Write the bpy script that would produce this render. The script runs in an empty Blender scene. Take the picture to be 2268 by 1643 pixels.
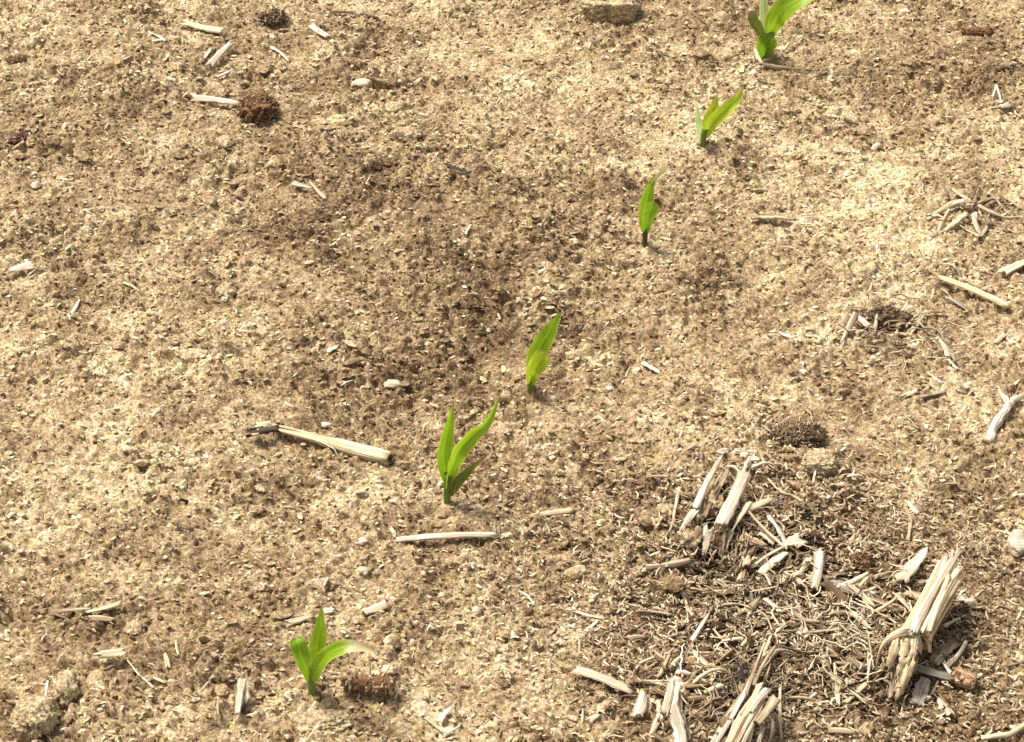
import bpy, bmesh, math, random
import numpy as np
from mathutils import Vector, Matrix, noise as mnoise

# ------------------------------------------------------------------ camera
scene = bpy.context.scene
COL = scene.collection
CAM_H, PITCH, FPX = 1.2, math.radians(39.0), 5497.0   # metres, down-tilt, focal length in picture units (picture 2267 x 1643)
PW, PH = 2267.0, 1643.0
cam_d = bpy.data.cameras.new('camera'); cam = bpy.data.objects.new('camera', cam_d); COL.objects.link(cam)
cam.location = (0, 0, CAM_H); cam.rotation_euler = (math.radians(90) - PITCH, 0, 0)
cam_d.sensor_fit = 'HORIZONTAL'; cam_d.sensor_width = 36.0; cam_d.lens = 36.0 * FPX / PW
cam_d.clip_start = 0.05; cam_d.clip_end = 500.0
scene.camera = cam

# ------------------------------------------------------------------ sky, sun, exposure
SUN_ELEV, SUN_AZ = math.radians(62), math.radians(-60)      # azimuth from +Y, negative = to the left
world = bpy.data.worlds.new('World'); scene.world = world; world.use_nodes = True
wn = world.node_tree; wn.nodes.clear()
sky = wn.nodes.new('ShaderNodeTexSky'); sky.sky_type = 'NISHITA'; sky.sun_disc = False
sky.sun_elevation = SUN_ELEV; sky.sun_rotation = SUN_AZ; sky.dust_density = 4.0; sky.air_density = 1.0
hsv = wn.nodes.new('ShaderNodeHueSaturation'); hsv.inputs['Saturation'].default_value = 0.25   # thin white cloud veil
bg = wn.nodes.new('ShaderNodeBackground'); bg.inputs['Strength'].default_value = 0.085
wo = wn.nodes.new('ShaderNodeOutputWorld')
wn.links.new(sky.outputs[0], hsv.inputs['Color']); wn.links.new(hsv.outputs[0], bg.inputs['Color']); wn.links.new(bg.outputs[0], wo.inputs['Surface'])
sun_d = bpy.data.lights.new('sun', 'SUN'); sun = bpy.data.objects.new('sun', sun_d); COL.objects.link(sun)
sun_d.energy = 2.9; sun_d.angle = math.radians(15); sun_d.color = (1.0, 0.96, 0.885)
to_sun = Vector((math.sin(SUN_AZ) * math.cos(SUN_ELEV), math.cos(SUN_AZ) * math.cos(SUN_ELEV), math.sin(SUN_ELEV)))
sun.rotation_euler = to_sun.to_track_quat('Z', 'Y').to_euler()
scene.view_settings.view_transform = 'Standard'; scene.view_settings.look = 'None'
scene.view_settings.exposure = 1.0; scene.view_settings.gamma = 1.0
scene.render.engine = 'CYCLES'
scene.cycles.max_bounces = 5; scene.cycles.diffuse_bounces = 3; scene.cycles.glossy_bounces = 2
scene.cycles.transmission_bounces = 3; scene.cycles.use_denoising = False

# ------------------------------------------------------------------ noise in numpy
def _hash(ix, iy, seed):
    n = (ix.astype(np.int64) * 374761393 + iy.astype(np.int64) * 668265263 + seed * 974634777) & 0xffffffff
    n = ((n ^ (n >> 13)) * 1274126177) & 0xffffffff
    n = ((n ^ (n >> 16)) * 2246822519) & 0xffffffff
    return ((n ^ (n >> 15)) & 0xffffff) / float(0xffffff)

def perlin(x, y, seed=0):
    xi = np.floor(x); yi = np.floor(y); xf = x - xi; yf = y - yi
    u = xf * xf * xf * (xf * (xf * 6 - 15) + 10); v = yf * yf * yf * (yf * (yf * 6 - 15) + 10)
    def g(ax, ay):
        a = _hash(xi + ax, yi + ay, seed) * 2 * np.pi
        return np.cos(a) * (xf - ax) + np.sin(a) * (yf - ay)
    a = g(0, 0) * (1 - u) + g(1, 0) * u; b = g(0, 1) * (1 - u) + g(1, 1) * u
    return (a * (1 - v) + b * v) * 1.5

def domes(x, y, cell, seed, fill=1.0):
    X = x / cell; Y = y / cell; xi = np.floor(X); yi = np.floor(Y); out = np.zeros_like(X)
    for dx in (-1, 0, 1):
        for dy in (-1, 0, 1):
            cx = xi + dx; cy = yi + dy
            px = cx + _hash(cx, cy, seed); py = cy + _hash(cx, cy, seed + 1)
            r = 0.28 + 0.55 * _hash(cx, cy, seed + 2) ** 1.5
            on = _hash(cx, cy, seed + 3) < fill
            s = 0.6 + 0.8 * _hash(cx, cy, seed + 4)
            d2 = ((X - px) / s) ** 2 + ((Y - py) * s) ** 2
            out = np.maximum(out, np.where(on, np.sqrt(np.maximum(0, 1 - d2 / (r * r))) * r, 0))
    return out

# ------------------------------------------------------------------ picture point -> place on the ground
cp, sp = math.cos(PITCH), math.sin(PITCH)
def ray(px, py):
    a = (px - PW / 2) / FPX; b = (PH / 2 - py) / FPX
    return Vector((a, cp + b * sp, -sp + b * cp))
def flat(px, py, z=0.0):
    d = ray(px, py); t = (z - CAM_H) / d.z
    return Vector((d.x * t, d.y * t, z))
def ppm(y, z=0.0):                     # picture units per metre at a place
    return FPX / (y * cp + (CAM_H - z) * sp)

BLOBS = [(800, 370, 330, 130, -.30), (1120, 620, 280, 150, -.25), (900, 800, 260, 130, -.30), (1180, 960, 150, 120, -.2),
         (1740, 1370, 330, 210, -1.35), (430, 1420, 260, 120, -.22), (620, 560, 120, 90, -.2), (2150, 180, 200, 120, -.12), (90, 330, 130, 80, -.15),
         (330, 480, 250, 100, .25), (120, 950, 220, 200, .2), (1130, 160, 260, 120, .28), (1850, 430, 300, 160, .28), (1700, 830, 200, 150, .12),
         (380, 1090, 260, 110, .22), (1150, 1470, 190, 160, .22), (150, 160, 220, 120, .08), (2000, 620, 220, 100, .1), (2200, 1420, 120, 250, .05)]
BL = []
for bx_, by_, rx_, ry_, am_ in BLOBS:
    c = flat(bx_, by_); e = flat(bx_, by_ - ry_); BL.append((c.x, c.y, rx_ / ppm(c.y), e.y - c.y, am_))

def dryness(x, y):
    d = 0.57 + 0.10 * perlin(x * 7.5 + 3.1, y * 7.5, 11) + 0.16 * perlin(x * 22, y * 22 + 7, 12)
    for cx, cy, rx, ry, am in BL:
        d = d + 0.42 * am * np.exp(-(((x - cx) / rx) ** 2 + ((y - cy) / ry) ** 2))
    return np.clip(d, 0, 1)

PITS = [(1575, 1262, 55, .016), (1700, 1240, 50, .006), (1950, 1560, 45, .006), (120, 1575, 22, .018), (1630, 1540, 30, .012),
        (955, 1122, 16, .009), (915, 1112, 14, .007), (1385, 88, 30, .010), (2120, 1440, 20, .006), (600, 980, 40, .006)]
MOUNDS = [(1750, 1130, 230, .012), (1900, 1450, 160, .008), (1000, 440, 330, .009), (300, 250, 330, .008), (1750, 620, 330, .008),
          (570, 1480, 300, .010), (820, 860, 300, -.004), (300, 1000, 250, .008), (350, 60, 220, .008)] + [(px, py, 26, .004) for px, py in ((690, 1534), (990, 1116), (1173, 868), (1428, 545), (1556, 324), (1699, 126))]
FEAT = []
for q, sg in ((PITS, -1), (MOUNDS, 1)):
    for px, py, r, a in q:
        c = flat(px, py); FEAT.append((c.x, c.y, r / ppm(c.y), a * sg))

def crumbly(x, y):                       # 1 = loose crumbs, 0 = smooth rain crust
    c = 0.42 + 0.75 * perlin(x * 13, y * 13, 8) + 0.35 * perlin(x * 37, y * 37, 28)
    for cx, cy, rx, ry, am in BL:
        c = c - 0.9 * max(-.5, am) * np.exp(-(((x - cx) / rx) ** 2 + ((y - cy) / ry) ** 2))
    return np.clip(c, 0.05, 1.15)

def height(x, y):
    x = np.asarray(x, dtype=np.float64); y = np.asarray(y, dtype=np.float64)
    h = 0.005 * perlin(x * 4.1, y * 4.1 + .7, 1) + 0.0030 * perlin(x * 11, y * 11, 2) + 0.0040 * perlin(x * 26, y * 32, 3)
    for cx, cy, r, a in FEAT:
        h = h + a * np.exp(-((x - cx) ** 2 + (y - cy) ** 2) / (r * r))
    wx = x + 0.002 * perlin(x * 140, y * 140, 5); wy = y + 0.002 * perlin(x * 140, y * 140 + 50, 6)
    m = crumbly(x, y)
    h = h + m * (0.0075 * domes(wx * .8, wy, 0.016, 21, .35) + 0.0066 * domes(wx * .66, wy, 0.0070, 31, .55)) + (0.0026 + 0.0034 * m) * domes(wx * .6, wy, 0.0036, 41, .8)
    h = h + 0.0026 * perlin(x * 130, y * 210, 9) * (0.4 + m)
    cr_ = np.abs(perlin(x * 60, y * 85, 14)); h = h - 0.0036 * np.exp(-(cr_ / .05) ** 2)      # fine crust cracks
    return h
LX0, LY0, LST = -.8, .7, .004            # coarse smoothed height table for resting things on the soil
_lx, _ly = np.meshgrid(np.arange(LX0, .8, LST), np.arange(LY0, 2.6, LST))
LUT = sum(height((_lx + dx).ravel(), (_ly + dy).ravel()).reshape(_lx.shape) for dx, dy in ((0, 0), (.004, .001), (-.004, -.001), (.001, -.004), (-.001, .004))) / 5
def smooth_h(x, y):
    u = min(max((x - LX0) / LST, 0), LUT.shape[1] - 2); v = min(max((y - LY0) / LST, 0), LUT.shape[0] - 2)
    i, j = int(u), int(v); u -= i; v -= j
    return float((LUT[j, i] * (1 - u) + LUT[j, i + 1] * u) * (1 - v) + (LUT[j + 1, i] * (1 - u) + LUT[j + 1, i + 1] * u) * v)
def G(px, py, lift=0.0):
    p = flat(px, py)
    for _ in range(4): p = flat(px, py, smooth_h(p.x, p.y) + lift)
    return p
def V(px, py, Y):                      # point of that ray at depth Y
    d = ray(px, py); t = Y / d.y
    return Vector((d.x * t, Y, CAM_H + d.z * t))

# ------------------------------------------------------------------ materials
def new_mat(name):
    m = bpy.data.materials.new(name); m.use_nodes = True
    nt = m.node_tree; nt.nodes.clear()
    out = nt.nodes.new('ShaderNodeOutputMaterial'); b = nt.nodes.new('ShaderNodeBsdfPrincipled')
    b.inputs['Specular IOR Level'].default_value = 0.25
    nt.links.new(b.outputs[0], out.inputs['Surface'])
    return m, nt, b, out
def N(nt, t, **kw):
    n = nt.nodes.new(t)
    for k, v in kw.items():
        if k in n.inputs: n.inputs[k].default_value = v
        else: setattr(n, k, v)
    return n
def L(nt, a, b): nt.links.new(a, b)
def ramp(nt, stops):
    r = nt.nodes.new('ShaderNodeValToRGB'); e = r.color_ramp.elements
    e[0].position, e[0].color = stops[0][0], (*stops[0][1], 1); e[1].position, e[1].color = stops[-1][0], (*stops[-1][1], 1)
    for p, c in stops[1:-1]:
        x = e.new(p); x.color = (*c, 1)
    return r
def mixc(nt, a, b, f, mode='MIX'):
    m = nt.nodes.new('ShaderNodeMix'); m.data_type = 'RGBA'; m.blend_type = mode
    for sock, v in ((m.inputs[0], f), (m.inputs[6], a), (m.inputs[7], b)):
        if hasattr(v, 'is_output'): nt.links.new(v, sock)
        elif isinstance(v, (int, float)): sock.default_value = v
        else: sock.default_value = (*v, 1)
    return m.outputs[2]
def math_n(nt, op, a, b=0.5):
    m = nt.nodes.new('ShaderNodeMath'); m.operation = op
    for s, v in ((m.inputs[0], a), (m.inputs[1], b)):
        if hasattr(v, 'is_output'): nt.links.new(v, s)
        else: s.default_value = v
    return m.outputs[0]

MOIST = (0.118, 0.073, 0.039); DRY = (0.46, 0.348, 0.207); PALE = (0.79, 0.675, 0.465)
def soil_material(name, kind, shift=0.5, hue=(1, 1, 1)):
    m, nt, b, out = new_mat(name)
    b.inputs['Roughness'].default_value = 0.95; b.inputs['Specular IOR Level'].default_value = 0.1
    if kind == 'ground':
        at = N(nt, 'ShaderNodeAttribute', attribute_name='dry'); dry = at.outputs['Fac']
        tc = nt.nodes.new('ShaderNodeNewGeometry'); co = tc.outputs['Position']
    elif kind == 'crumb':
        at = N(nt, 'ShaderNodeAttribute', attribute_name='dry'); at.attribute_type = 'INSTANCER'; dry = at.outputs['Fac']
        tc = nt.nodes.new('ShaderNodeNewGeometry'); co = tc.outputs['Position']
    else:
        tc = nt.nodes.new('ShaderNodeTexCoord'); co = tc.outputs['Object']; dry = None
    n1 = N(nt, 'ShaderNodeTexNoise', Scale=430.0, Detail=5.0, Roughness=0.65); L(nt, co, n1.inputs['Vector'])
    n2 = N(nt, 'ShaderNodeTexNoise', Scale=75.0, Detail=4.0, Roughness=0.6); L(nt, co, n2.inputs['Vector'])
    f = math_n(nt, 'MULTIPLY_ADD', n1.outputs[0], 1.6); f.node.inputs[2].default_value = -0.80
    g = math_n(nt, 'MULTIPLY_ADD', n2.outputs[0], 0.8); g.node.inputs[2].default_value = -0.40
    s = math_n(nt, 'ADD', f, g)
    if dry is not None: s = math_n(nt, 'ADD', s, dry)
    else: s = math_n(nt, 'ADD', s, shift)
    if kind == 'crumb':
        a2 = N(nt, 'ShaderNodeAttribute', attribute_name='tone'); a2.attribute_type = 'INSTANCER'
        s = math_n(nt, 'ADD', s, a2.outputs['Fac'])
    r = ramp(nt, [(0.0, tuple(c * .55 for c in MOIST)), (0.28, MOIST), (0.52, (0.278, 0.192, 0.109)), (0.74, DRY), (1.0, PALE)]); L(nt, s, r.inputs[0])
    # pinkish and yellowish grains
    n3 = N(nt, 'ShaderNodeTexNoise', Scale=140.0, Detail=2.0); L(nt, co, n3.inputs['Vector'])
    tint = ramp(nt, [(0.35, (1.03, 0.97, 0.94)), (0.5, (1, 1, 1)), (0.66, (1.0, 1.0, 0.80))]); L(nt, n3.outputs[0], tint.inputs[0])
    L(nt, mixc(nt, mixc(nt, r.outputs[0], tint.outputs[0], 1.0, 'MULTIPLY'), hue, 1.0, 'MULTIPLY'), b.inputs['Base Color'])
    bn = N(nt, 'ShaderNodeTexNoise', Scale=620.0, Detail=4.0, Roughness=0.7); L(nt, co, bn.inputs['Vector'])
    bp = N(nt, 'ShaderNodeBump', Strength=0.9, Distance=0.0012); L(nt, bn.outputs[0], bp.inputs['Height']); L(nt, bp.outputs[0], b.inputs['Normal'])
    return m
M = {}
M['soil'] = soil_material('soil', 'ground'); M['crumb'] = soil_material('soil crumb', 'crumb'); M['clod'] = soil_material('soil clod', 'clod', .70)
M['darksoil'] = soil_material('dark root-bound soil', 'clod', .30); M['rotten'] = soil_material('black hollow shade', 'clod', .12, (.4, .38, .36)); M['redsoil'] = soil_material('reddish soil', 'clod', .34, (1.0, .84, .76)); M['pith'] = soil_material('crumbling pith', 'clod', .68)  # 'rotten' is a black that stands in for shade in the stump hollow

def fibre_material(name, light, mid, dark, stain=0.35, rough=0.7, bump=0.5):
    m, nt, b, out = new_mat(name)
    uv = nt.nodes.new('ShaderNodeUVMap'); oi = nt.nodes.new('ShaderNodeObjectInfo')
    off = math_n(nt, 'MULTIPLY', oi.outputs['Random'], 37.0)
    cx = nt.nodes.new('ShaderNodeCombineXYZ'); L(nt, off, cx.inputs[2])
    mp = N(nt, 'ShaderNodeMapping'); mp.inputs['Scale'].default_value = (38, 900, 1); L(nt, uv.outputs[0], mp.inputs[0])
    ad = N(nt, 'ShaderNodeVectorMath', operation='ADD'); L(nt, mp.outputs[0], ad.inputs[0]); L(nt, cx.outputs[0], ad.inputs[1])
    n1 = N(nt, 'ShaderNodeTexNoise', Scale=1.0, Detail=4.0, Roughness=0.6); L(nt, ad.outputs[0], n1.inputs['Vector'])
    mp2 = N(nt, 'ShaderNodeMapping'); mp2.inputs['Scale'].default_value = (130, 220, 1); L(nt, uv.outputs[0], mp2.inputs[0])
    ad2 = N(nt, 'ShaderNodeVectorMath', operation='ADD'); L(nt, mp2.outputs[0], ad2.inputs[0]); L(nt, cx.outputs[0], ad2.inputs[1])
    n2 = N(nt, 'ShaderNodeTexNoise', Scale=1.0, Detail=5.0, Roughness=0.65); L(nt, ad2.outputs[0], n2.inputs['Vector'])
    r1 = ramp(nt, [(0.32, mid), (0.55, light)]); L(nt, n1.outputs[0], r1.inputs[0])
    r2 = ramp(nt, [(0.56, (0, 0, 0)), (0.74, (1, 1, 1))]); L(nt, n2.outputs[0], r2.inputs[0])
    c = mixc(nt, r1.outputs[0], dark, math_n(nt, 'MULTIPLY', r2.outputs[0], stain))
    mp3 = N(nt, 'ShaderNodeMapping'); mp3.inputs['Scale'].default_value = (22, 420, 1); L(nt, uv.outputs[0], mp3.inputs[0])
    ad3 = N(nt, 'ShaderNodeVectorMath', operation='ADD'); L(nt, mp3.outputs[0], ad3.inputs[0]); L(nt, cx.outputs[0], ad3.inputs[1])
    n3 = N(nt, 'ShaderNodeTexNoise', Scale=1.0, Detail=2.0, Distortion=.3); L(nt, ad3.outputs[0], n3.inputs['Vector'])
    r3 = ramp(nt, [(0.43, (1, 1, 1)), (0.50, (0, 0, 0))]); L(nt, math_n(nt, 'ABSOLUTE', math_n(nt, 'SUBTRACT', n3.outputs[0], 0.06)), r3.inputs[0])
    c = mixc(nt, c, dark, math_n(nt, 'MULTIPLY', r3.outputs[0], stain * 1.1))
    v = math_n(nt, 'MULTIPLY_ADD', oi.outputs['Random'], 0.35); v.node.inputs[2].default_value = 0.85
    hv = nt.nodes.new('ShaderNodeHueSaturation'); L(nt, v, hv.inputs['Value']); L(nt, c, hv.inputs['Color'])
    L(nt, hv.outputs[0], b.inputs['Base Color'])
    b.inputs['Roughness'].default_value = rough
    bp = N(nt, 'ShaderNodeBump', Strength=1.0, Distance=0.0009); L(nt, math_n(nt, 'ADD', n1.outputs[0], n3.outputs[0]), bp.inputs['Height']); L(nt, bp.outputs[0], b.inputs['Normal'])
    return m
M['white'] = fibre_material('bleached stalk', (0.84, 0.76, 0.60), (0.62, 0.51, 0.35), (0.26, 0.17, 0.09), .6)
M['cream'] = fibre_material('cream straw', (0.78, 0.67, 0.46), (0.56, 0.43, 0.25), (0.25, 0.15, 0.07), .5)
M['yellow'] = fibre_material('yellow stalk', (0.86, 0.75, 0.48), (0.70, 0.55, 0.30), (0.34, 0.20, 0.08), .55, .5)
M['tan'] = fibre_material('tan straw', (0.56, 0.44, 0.28), (0.36, 0.26, 0.15), (0.15, 0.09, 0.05), .6)
M['brown'] = fibre_material('brown straw', (0.30, 0.20, 0.11), (0.18, 0.11, 0.06), (0.07, 0.04, 0.02), .6)
M['grey'] = fibre_material('grey weathered wood', (0.38, 0.33, 0.26), (0.25, 0.21, 0.16), (0.10, 0.08, 0.06), .6)
M['dark'] = fibre_material('dark rotten stalk', (0.11, 0.075, 0.045), (0.06, 0.04, 0.025), (0.02, 0.014, 0.01), .6)
M['rust'] = fibre_material('rusty brown cob', (0.42, 0.22, 0.10), (0.25, 0.11, 0.045), (0.07, 0.03, 0.015), .6)
M['red'] = fibre_material('reddish root', (0.30, 0.15, 0.09), (0.18, 0.085, 0.05), (0.06, 0.03, 0.02), .6)
M['peach'] = fibre_material('peach cob end', (0.62, 0.40, 0.24), (0.48, 0.28, 0.15), (0.22, 0.11, 0.05), .5)
M['olive'] = fibre_material('olive stem', (0.20, 0.21, 0.09), (0.11, 0.11, 0.05), (0.05, 0.04, 0.02), .5)
M['stone'] = fibre_material('pale stone', (0.64, 0.56, 0.43), (0.50, 0.42, 0.30), (0.34, 0.26, 0.17), .45)

def leaf_material(name, base, edge, tip, tipstart=0.8, transl=0.5, rough=0.38):
    m, nt, b, out = new_mat(name)
    uv = nt.nodes.new('ShaderNodeUVMap'); sep = nt.nodes.new('ShaderNodeSeparateXYZ'); L(nt, uv.outputs[0], sep.inputs[0])
    mp = N(nt, 'ShaderNodeMapping'); mp.inputs['Scale'].default_value = (3, 26, 1); L(nt, uv.outputs[0], mp.inputs[0])
    n1 = N(nt, 'ShaderNodeTexNoise', Scale=1.0, Detail=3.0); L(nt, mp.outputs[0], n1.inputs['Vector'])
    r1 = ramp(nt, [(0.3, tuple(c * .58 for c in base)), (0.7, tuple(min(1, c * 1.25) for c in base))]); L(nt, n1.outputs[0], r1.inputs[0])
    e = math_n(nt, 'ABSOLUTE', math_n(nt, 'SUBTRACT', sep.outputs[1], 0.5))
    er = ramp(nt, [(0.40, (0, 0, 0)), (0.5, (1, 1, 1))]); L(nt, e, er.inputs[0])
    mr = ramp(nt, [(0.0, (1, 1, 1)), (0.07, (0, 0, 0))]); L(nt, e, mr.inputs[0])
    c = mixc(nt, r1.outputs[0], edge, math_n(nt, 'MULTIPLY', er.outputs[0], 0.7))
    c = mixc(nt, c, tuple(min(1, v * 1.5) for v in base), math_n(nt, 'MULTIPLY', mr.outputs[0], 0.5))
    tn = math_n(nt, 'ADD', sep.outputs[0], math_n(nt, 'MULTIPLY', math_n(nt, 'SUBTRACT', n1.outputs[0], 0.5), 0.25))
    tr = ramp(nt, [(tipstart - 0.06, (0, 0, 0)), (min(1, tipstart + 0.08), (1, 1, 1))]); L(nt, tn, tr.inputs[0])
    c = mixc(nt, c, tip, tr.outputs[0])
    L(nt, c, b.inputs['Base Color']); b.inputs['Roughness'].default_value = rough; b.inputs['Specular IOR Level'].default_value = 0.5
    bp = N(nt, 'ShaderNodeBump', Strength=0.25, Distance=0.0005); L(nt, n1.outputs[0], bp.inputs['Height']); L(nt, bp.outputs[0], b.inputs['Normal'])
    t = nt.nodes.new('ShaderNodeBsdfTranslucent'); L(nt, c, t.inputs['Color'])
    mx = N(nt, 'ShaderNodeMixShader'); mx.inputs[0].default_value = transl
    L(nt, b.outputs[0], mx.inputs[1]); L(nt, t.outputs[0], mx.inputs[2]); L(nt, mx.outputs[0], out.inputs['Surface'])
    return m
GRN = (0.32, 0.52, 0.022); EDG = (0.70, 0.72, 0.12)
M['leaf'] = leaf_material('green leaf', GRN, EDG, (0.45, 0.40, 0.10), .97)
M['leaf_dark'] = leaf_material('deep green leaf', (0.25, 0.44, 0.018), (0.54, 0.60, 0.07), (0.3, 0.3, 0.08), .97)
M['leaf_yellow'] = leaf_material('yellow green leaf', (0.45, 0.60, 0.03), (0.78, 0.72, 0.12), (0.55, 0.46, 0.14), .85)
M['leaf_drytip'] = leaf_material('green leaf with dry tip', GRN, EDG, (0.72, 0.62, 0.36), .62)
M['leaf_olive'] = leaf_material('olive leaf', (0.16, 0.20, 0.03), (0.30, 0.28, 0.07), (0.30, 0.22, 0.08), .8)
M['leaf_pale'] = leaf_material('pale underside leaf', (0.62, 0.74, 0.30), (0.80, 0.82, 0.45), (0.8, 0.78, 0.5), .9)
M['leaf_dry'] = leaf_material('withered leaf', (0.74, 0.64, 0.30), (0.8, 0.7, 0.4), (0.8, 0.66, 0.4), .7)
M['stem_dark'] = leaf_material('dark stem', (0.055, 0.05, 0.018), (0.07, 0.06, 0.02), (0.1, 0.16, 0.02), .85, .1)
M['stem'] = leaf_material('green stem', (0.19, 0.29, 0.05), (0.30, 0.34, 0.10), (0.2, 0.32, 0.03), .97, .25)

# ------------------------------------------------------------------ mesh helpers
def mesh_from(name, verts, faces, uvs=None, mat=None, smooth=True):
    me = bpy.data.meshes.new(name); me.from_pydata([tuple(v) for v in verts], [], faces)
    if uvs is not None:
        lay = me.uv_layers.new(name='UVMap'); idx = np.empty(len(me.loops), dtype=np.int32); me.loops.foreach_get('vertex_index', idx)
        lay.data.foreach_set('uv', np.asarray(uvs, dtype=np.float32)[idx].ravel())
    if mat: me.materials.append(M[mat])
    if smooth: me.polygons.foreach_set('use_smooth', [True] * len(me.polygons))
    me.update(); return me
def link(name, me, parent=None, matrix=None, mat=None):
    o = bpy.data.objects.new(name, me); COL.objects.link(o)
    if parent is not None:
        o.parent = parent; o.matrix_parent_inverse = Matrix.Translation(-parent.location)
    if matrix is not None: o.matrix_basis = matrix
    return o
def tag(o, label, cat, group=None, kind=None):
    if label: o['label'] = label
    if cat: o['category'] = cat
    if group: o['group'] = group
    if kind: o['kind'] = kind
    return o
def thing(name, loc, label, cat, group=None):
    o = bpy.data.objects.new(name, None); COL.objects.link(o); o.location = loc; o.empty_display_size = 0.01
    return tag(o, label, cat, group)

def strip_geo(Ln, w, th, curl=0.3, bend=0.0, side=0.0, jag=0.25, seed=0, n=11, m=5, taper=(1, 1), twist=0.0):
    """a splinter of stalk rind: along X, curved across (curl, radians of half arc), ragged ends and edges"""
    R = random.Random(seed); ph = R.uniform(0, 50)
    top, bot, uv = [], [], []
    for i in range(n):
        t = i / (n - 1)
        wl = w * (taper[0] * (1 - t) + taper[1] * t) * (1 + 0.34 * mnoise.noise((t * 4 + ph, 1.3, 0)))
        for j in range(m):
            s = j / (m - 1) * 2 - 1
            x = (t - .5) * Ln
            k = abs(2 * t - 1) ** 4
            x += math.copysign(k, t - .5) * jag * w * mnoise.noise((s * 2.3 + ph, 7.7, t * 3)) * 1.4
            e = 1 + 0.26 * mnoise.noise((t * 9 + ph, s * 5, 3))
            if curl > 1e-3:
                a = s * curl; r = (wl / 2) / max(curl, .05)
                y = math.sin(a) * r * e; z = (math.cos(a) - math.cos(curl)) * r
                ny, nz = math.sin(a), math.cos(a)
            else:
                y = s * wl / 2 * e; z = 0; ny, nz = 0, 1
            tw = twist * (t - .5); y, z = y * math.cos(tw) - z * math.sin(tw), y * math.sin(tw) + z * math.cos(tw)
            z += bend * Ln * (0.25 - (t - .5) ** 2) * 4 + 0.06 * w * mnoise.noise((t * 6 + ph, s * 3, 9))
            y += side * Ln * (0.25 - (t - .5) ** 2) * 4
            top.append((x, y, z)); bot.append((x, y - ny * th, z - nz * th)); uv.append((x, s * wl / 2))
    N0 = n * m; V_ = top + bot; F = []
    for i in range(n - 1):
        for j in range(m - 1):
            a = i * m + j; F.append((a, a + m, a + m + 1, a + 1)); F.append((N0 + a, N0 + a + 1, N0 + a + m + 1, N0 + a + m))
    for i in range(n - 1):
        a = i * m; F.append((a, N0 + a, N0 + a + m, a + m)); a = i * m + m - 1; F.append((a, a + m, N0 + a + m, N0 + a))
    for j in range(m - 1):
        F.append((j, j + 1, N0 + j + 1, N0 + j)); a = (n - 1) * m + j; F.append((a, N0 + a, N0 + a + 1, a + 1))
    return V_, F, uv + uv

def frame(a, b, roll=0.0, up=Vector((0, 0, 1))):
    x = (b - a).normalized(); y = up.cross(x)
    if y.length < 1e-4: y = Vector((0, 1, 0))
    y.normalize(); z = x.cross(y)
    mt = Matrix((x, y, z)).transposed().to_4x4()
    return Matrix.Translation((a + b) / 2) @ mt @ Matrix.Rotation(roll, 4, 'X')

FOOT = []      # footprints (ax, ay, bx, by, r) that keep big crumbs away
def foot(a, b, r): FOOT.append((a.x, a.y, b.x, b.y, r))
SEED = [100]
def stick(name, x1, y1, x2, y2, wpx, mat, label=None, cat=None, parent=None, la=1.0, lb=1.0, curl=.5, bend=None, side=None, jag=.7, th=None, roll=None, taper=None, group=None, tall=False, n=11, m=5):
    """splinter between two picture points; la / lb = height of its ends above the soil in mm"""
    SEED[0] += 1; R = random.Random(SEED[0])
    a = G(x1, y1, la * .001); b = G(x2, y2, lb * .001)
    Ln = (b - a).length; pm = ppm((a.y + b.y) / 2)
    d = (b - a); phi = math.atan2(d.y, d.x); s = .66
    w = wpx / pm / (1 if tall else math.sqrt(math.sin(phi) ** 2 + (s * math.cos(phi)) ** 2))
    w *= (curl / math.sin(curl) if .05 < curl < 1.3 else 1) * (1.0 if tall else .95)
    th = th if th is not None else max(.0006, min(.0022, w * .22))
    me = mesh_from(name, *strip_geo(Ln, w, th, curl, R.uniform(-.03, .05) if bend is None else bend, R.uniform(-.045, .045) if side is None else side,
                                    jag, SEED[0], n, m, taper or (R.uniform(.45, 1.15), R.uniform(.45, 1.15)), R.uniform(-.6, .6)), mat=mat)
    mx = frame(a, b, R.uniform(-.2, .2) if roll is None else roll)
    mx.translation.z += th + (.0008 if parent is not None else -.0002)
    o = link(name, me, parent, mx)
    if parent is None: tag(o, label, cat, group)
    foot(a, b, w * .55)
    return o

def tube_geo(pts, radii, seg=8, seed=0, rough=0.12, oval=1.0, cap=True):
    n = len(pts); V_, F, uv = [], [], []; ph = seed * 3.17; up = Vector((.13, .21, 1)).normalized(); dist = 0
    for i, p in enumerate(pts):
        t = (pts[min(i + 1, n - 1)] - pts[max(i - 1, 0)]).normalized()
        s = t.cross(up)
        if s.length < 1e-3: s = t.cross(Vector((0, 1, .1)))
        s.normalize(); u = s.cross(t)
        if i: dist += (p - pts[i - 1]).length
        for k in range(seg):
            a = 2 * math.pi * k / seg
            r = radii[i] * (1 + rough * 2 * mnoise.noise((math.cos(a) * 1.3 + ph, math.sin(a) * 1.3, dist * 120)) + rough * .8 * mnoise.noise((math.cos(a) * 3 + ph, math.sin(a) * 3, dist * 480)))
            V_.append(p + s * math.cos(a) * r + u * math.sin(a) * r * oval); uv.append((dist, a / 6.283 * radii[i] * 6.283))
    for i in range(n - 1):
        for k in range(seg):
            F.append((i * seg + k, i * seg + (k + 1) % seg, (i + 1) * seg + (k + 1) % seg, (i + 1) * seg + k))
    if cap:
        F.append(tuple(reversed(range(seg)))); F.append(tuple((n - 1) * seg + k for k in range(seg)))
    return V_, F, uv
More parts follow.
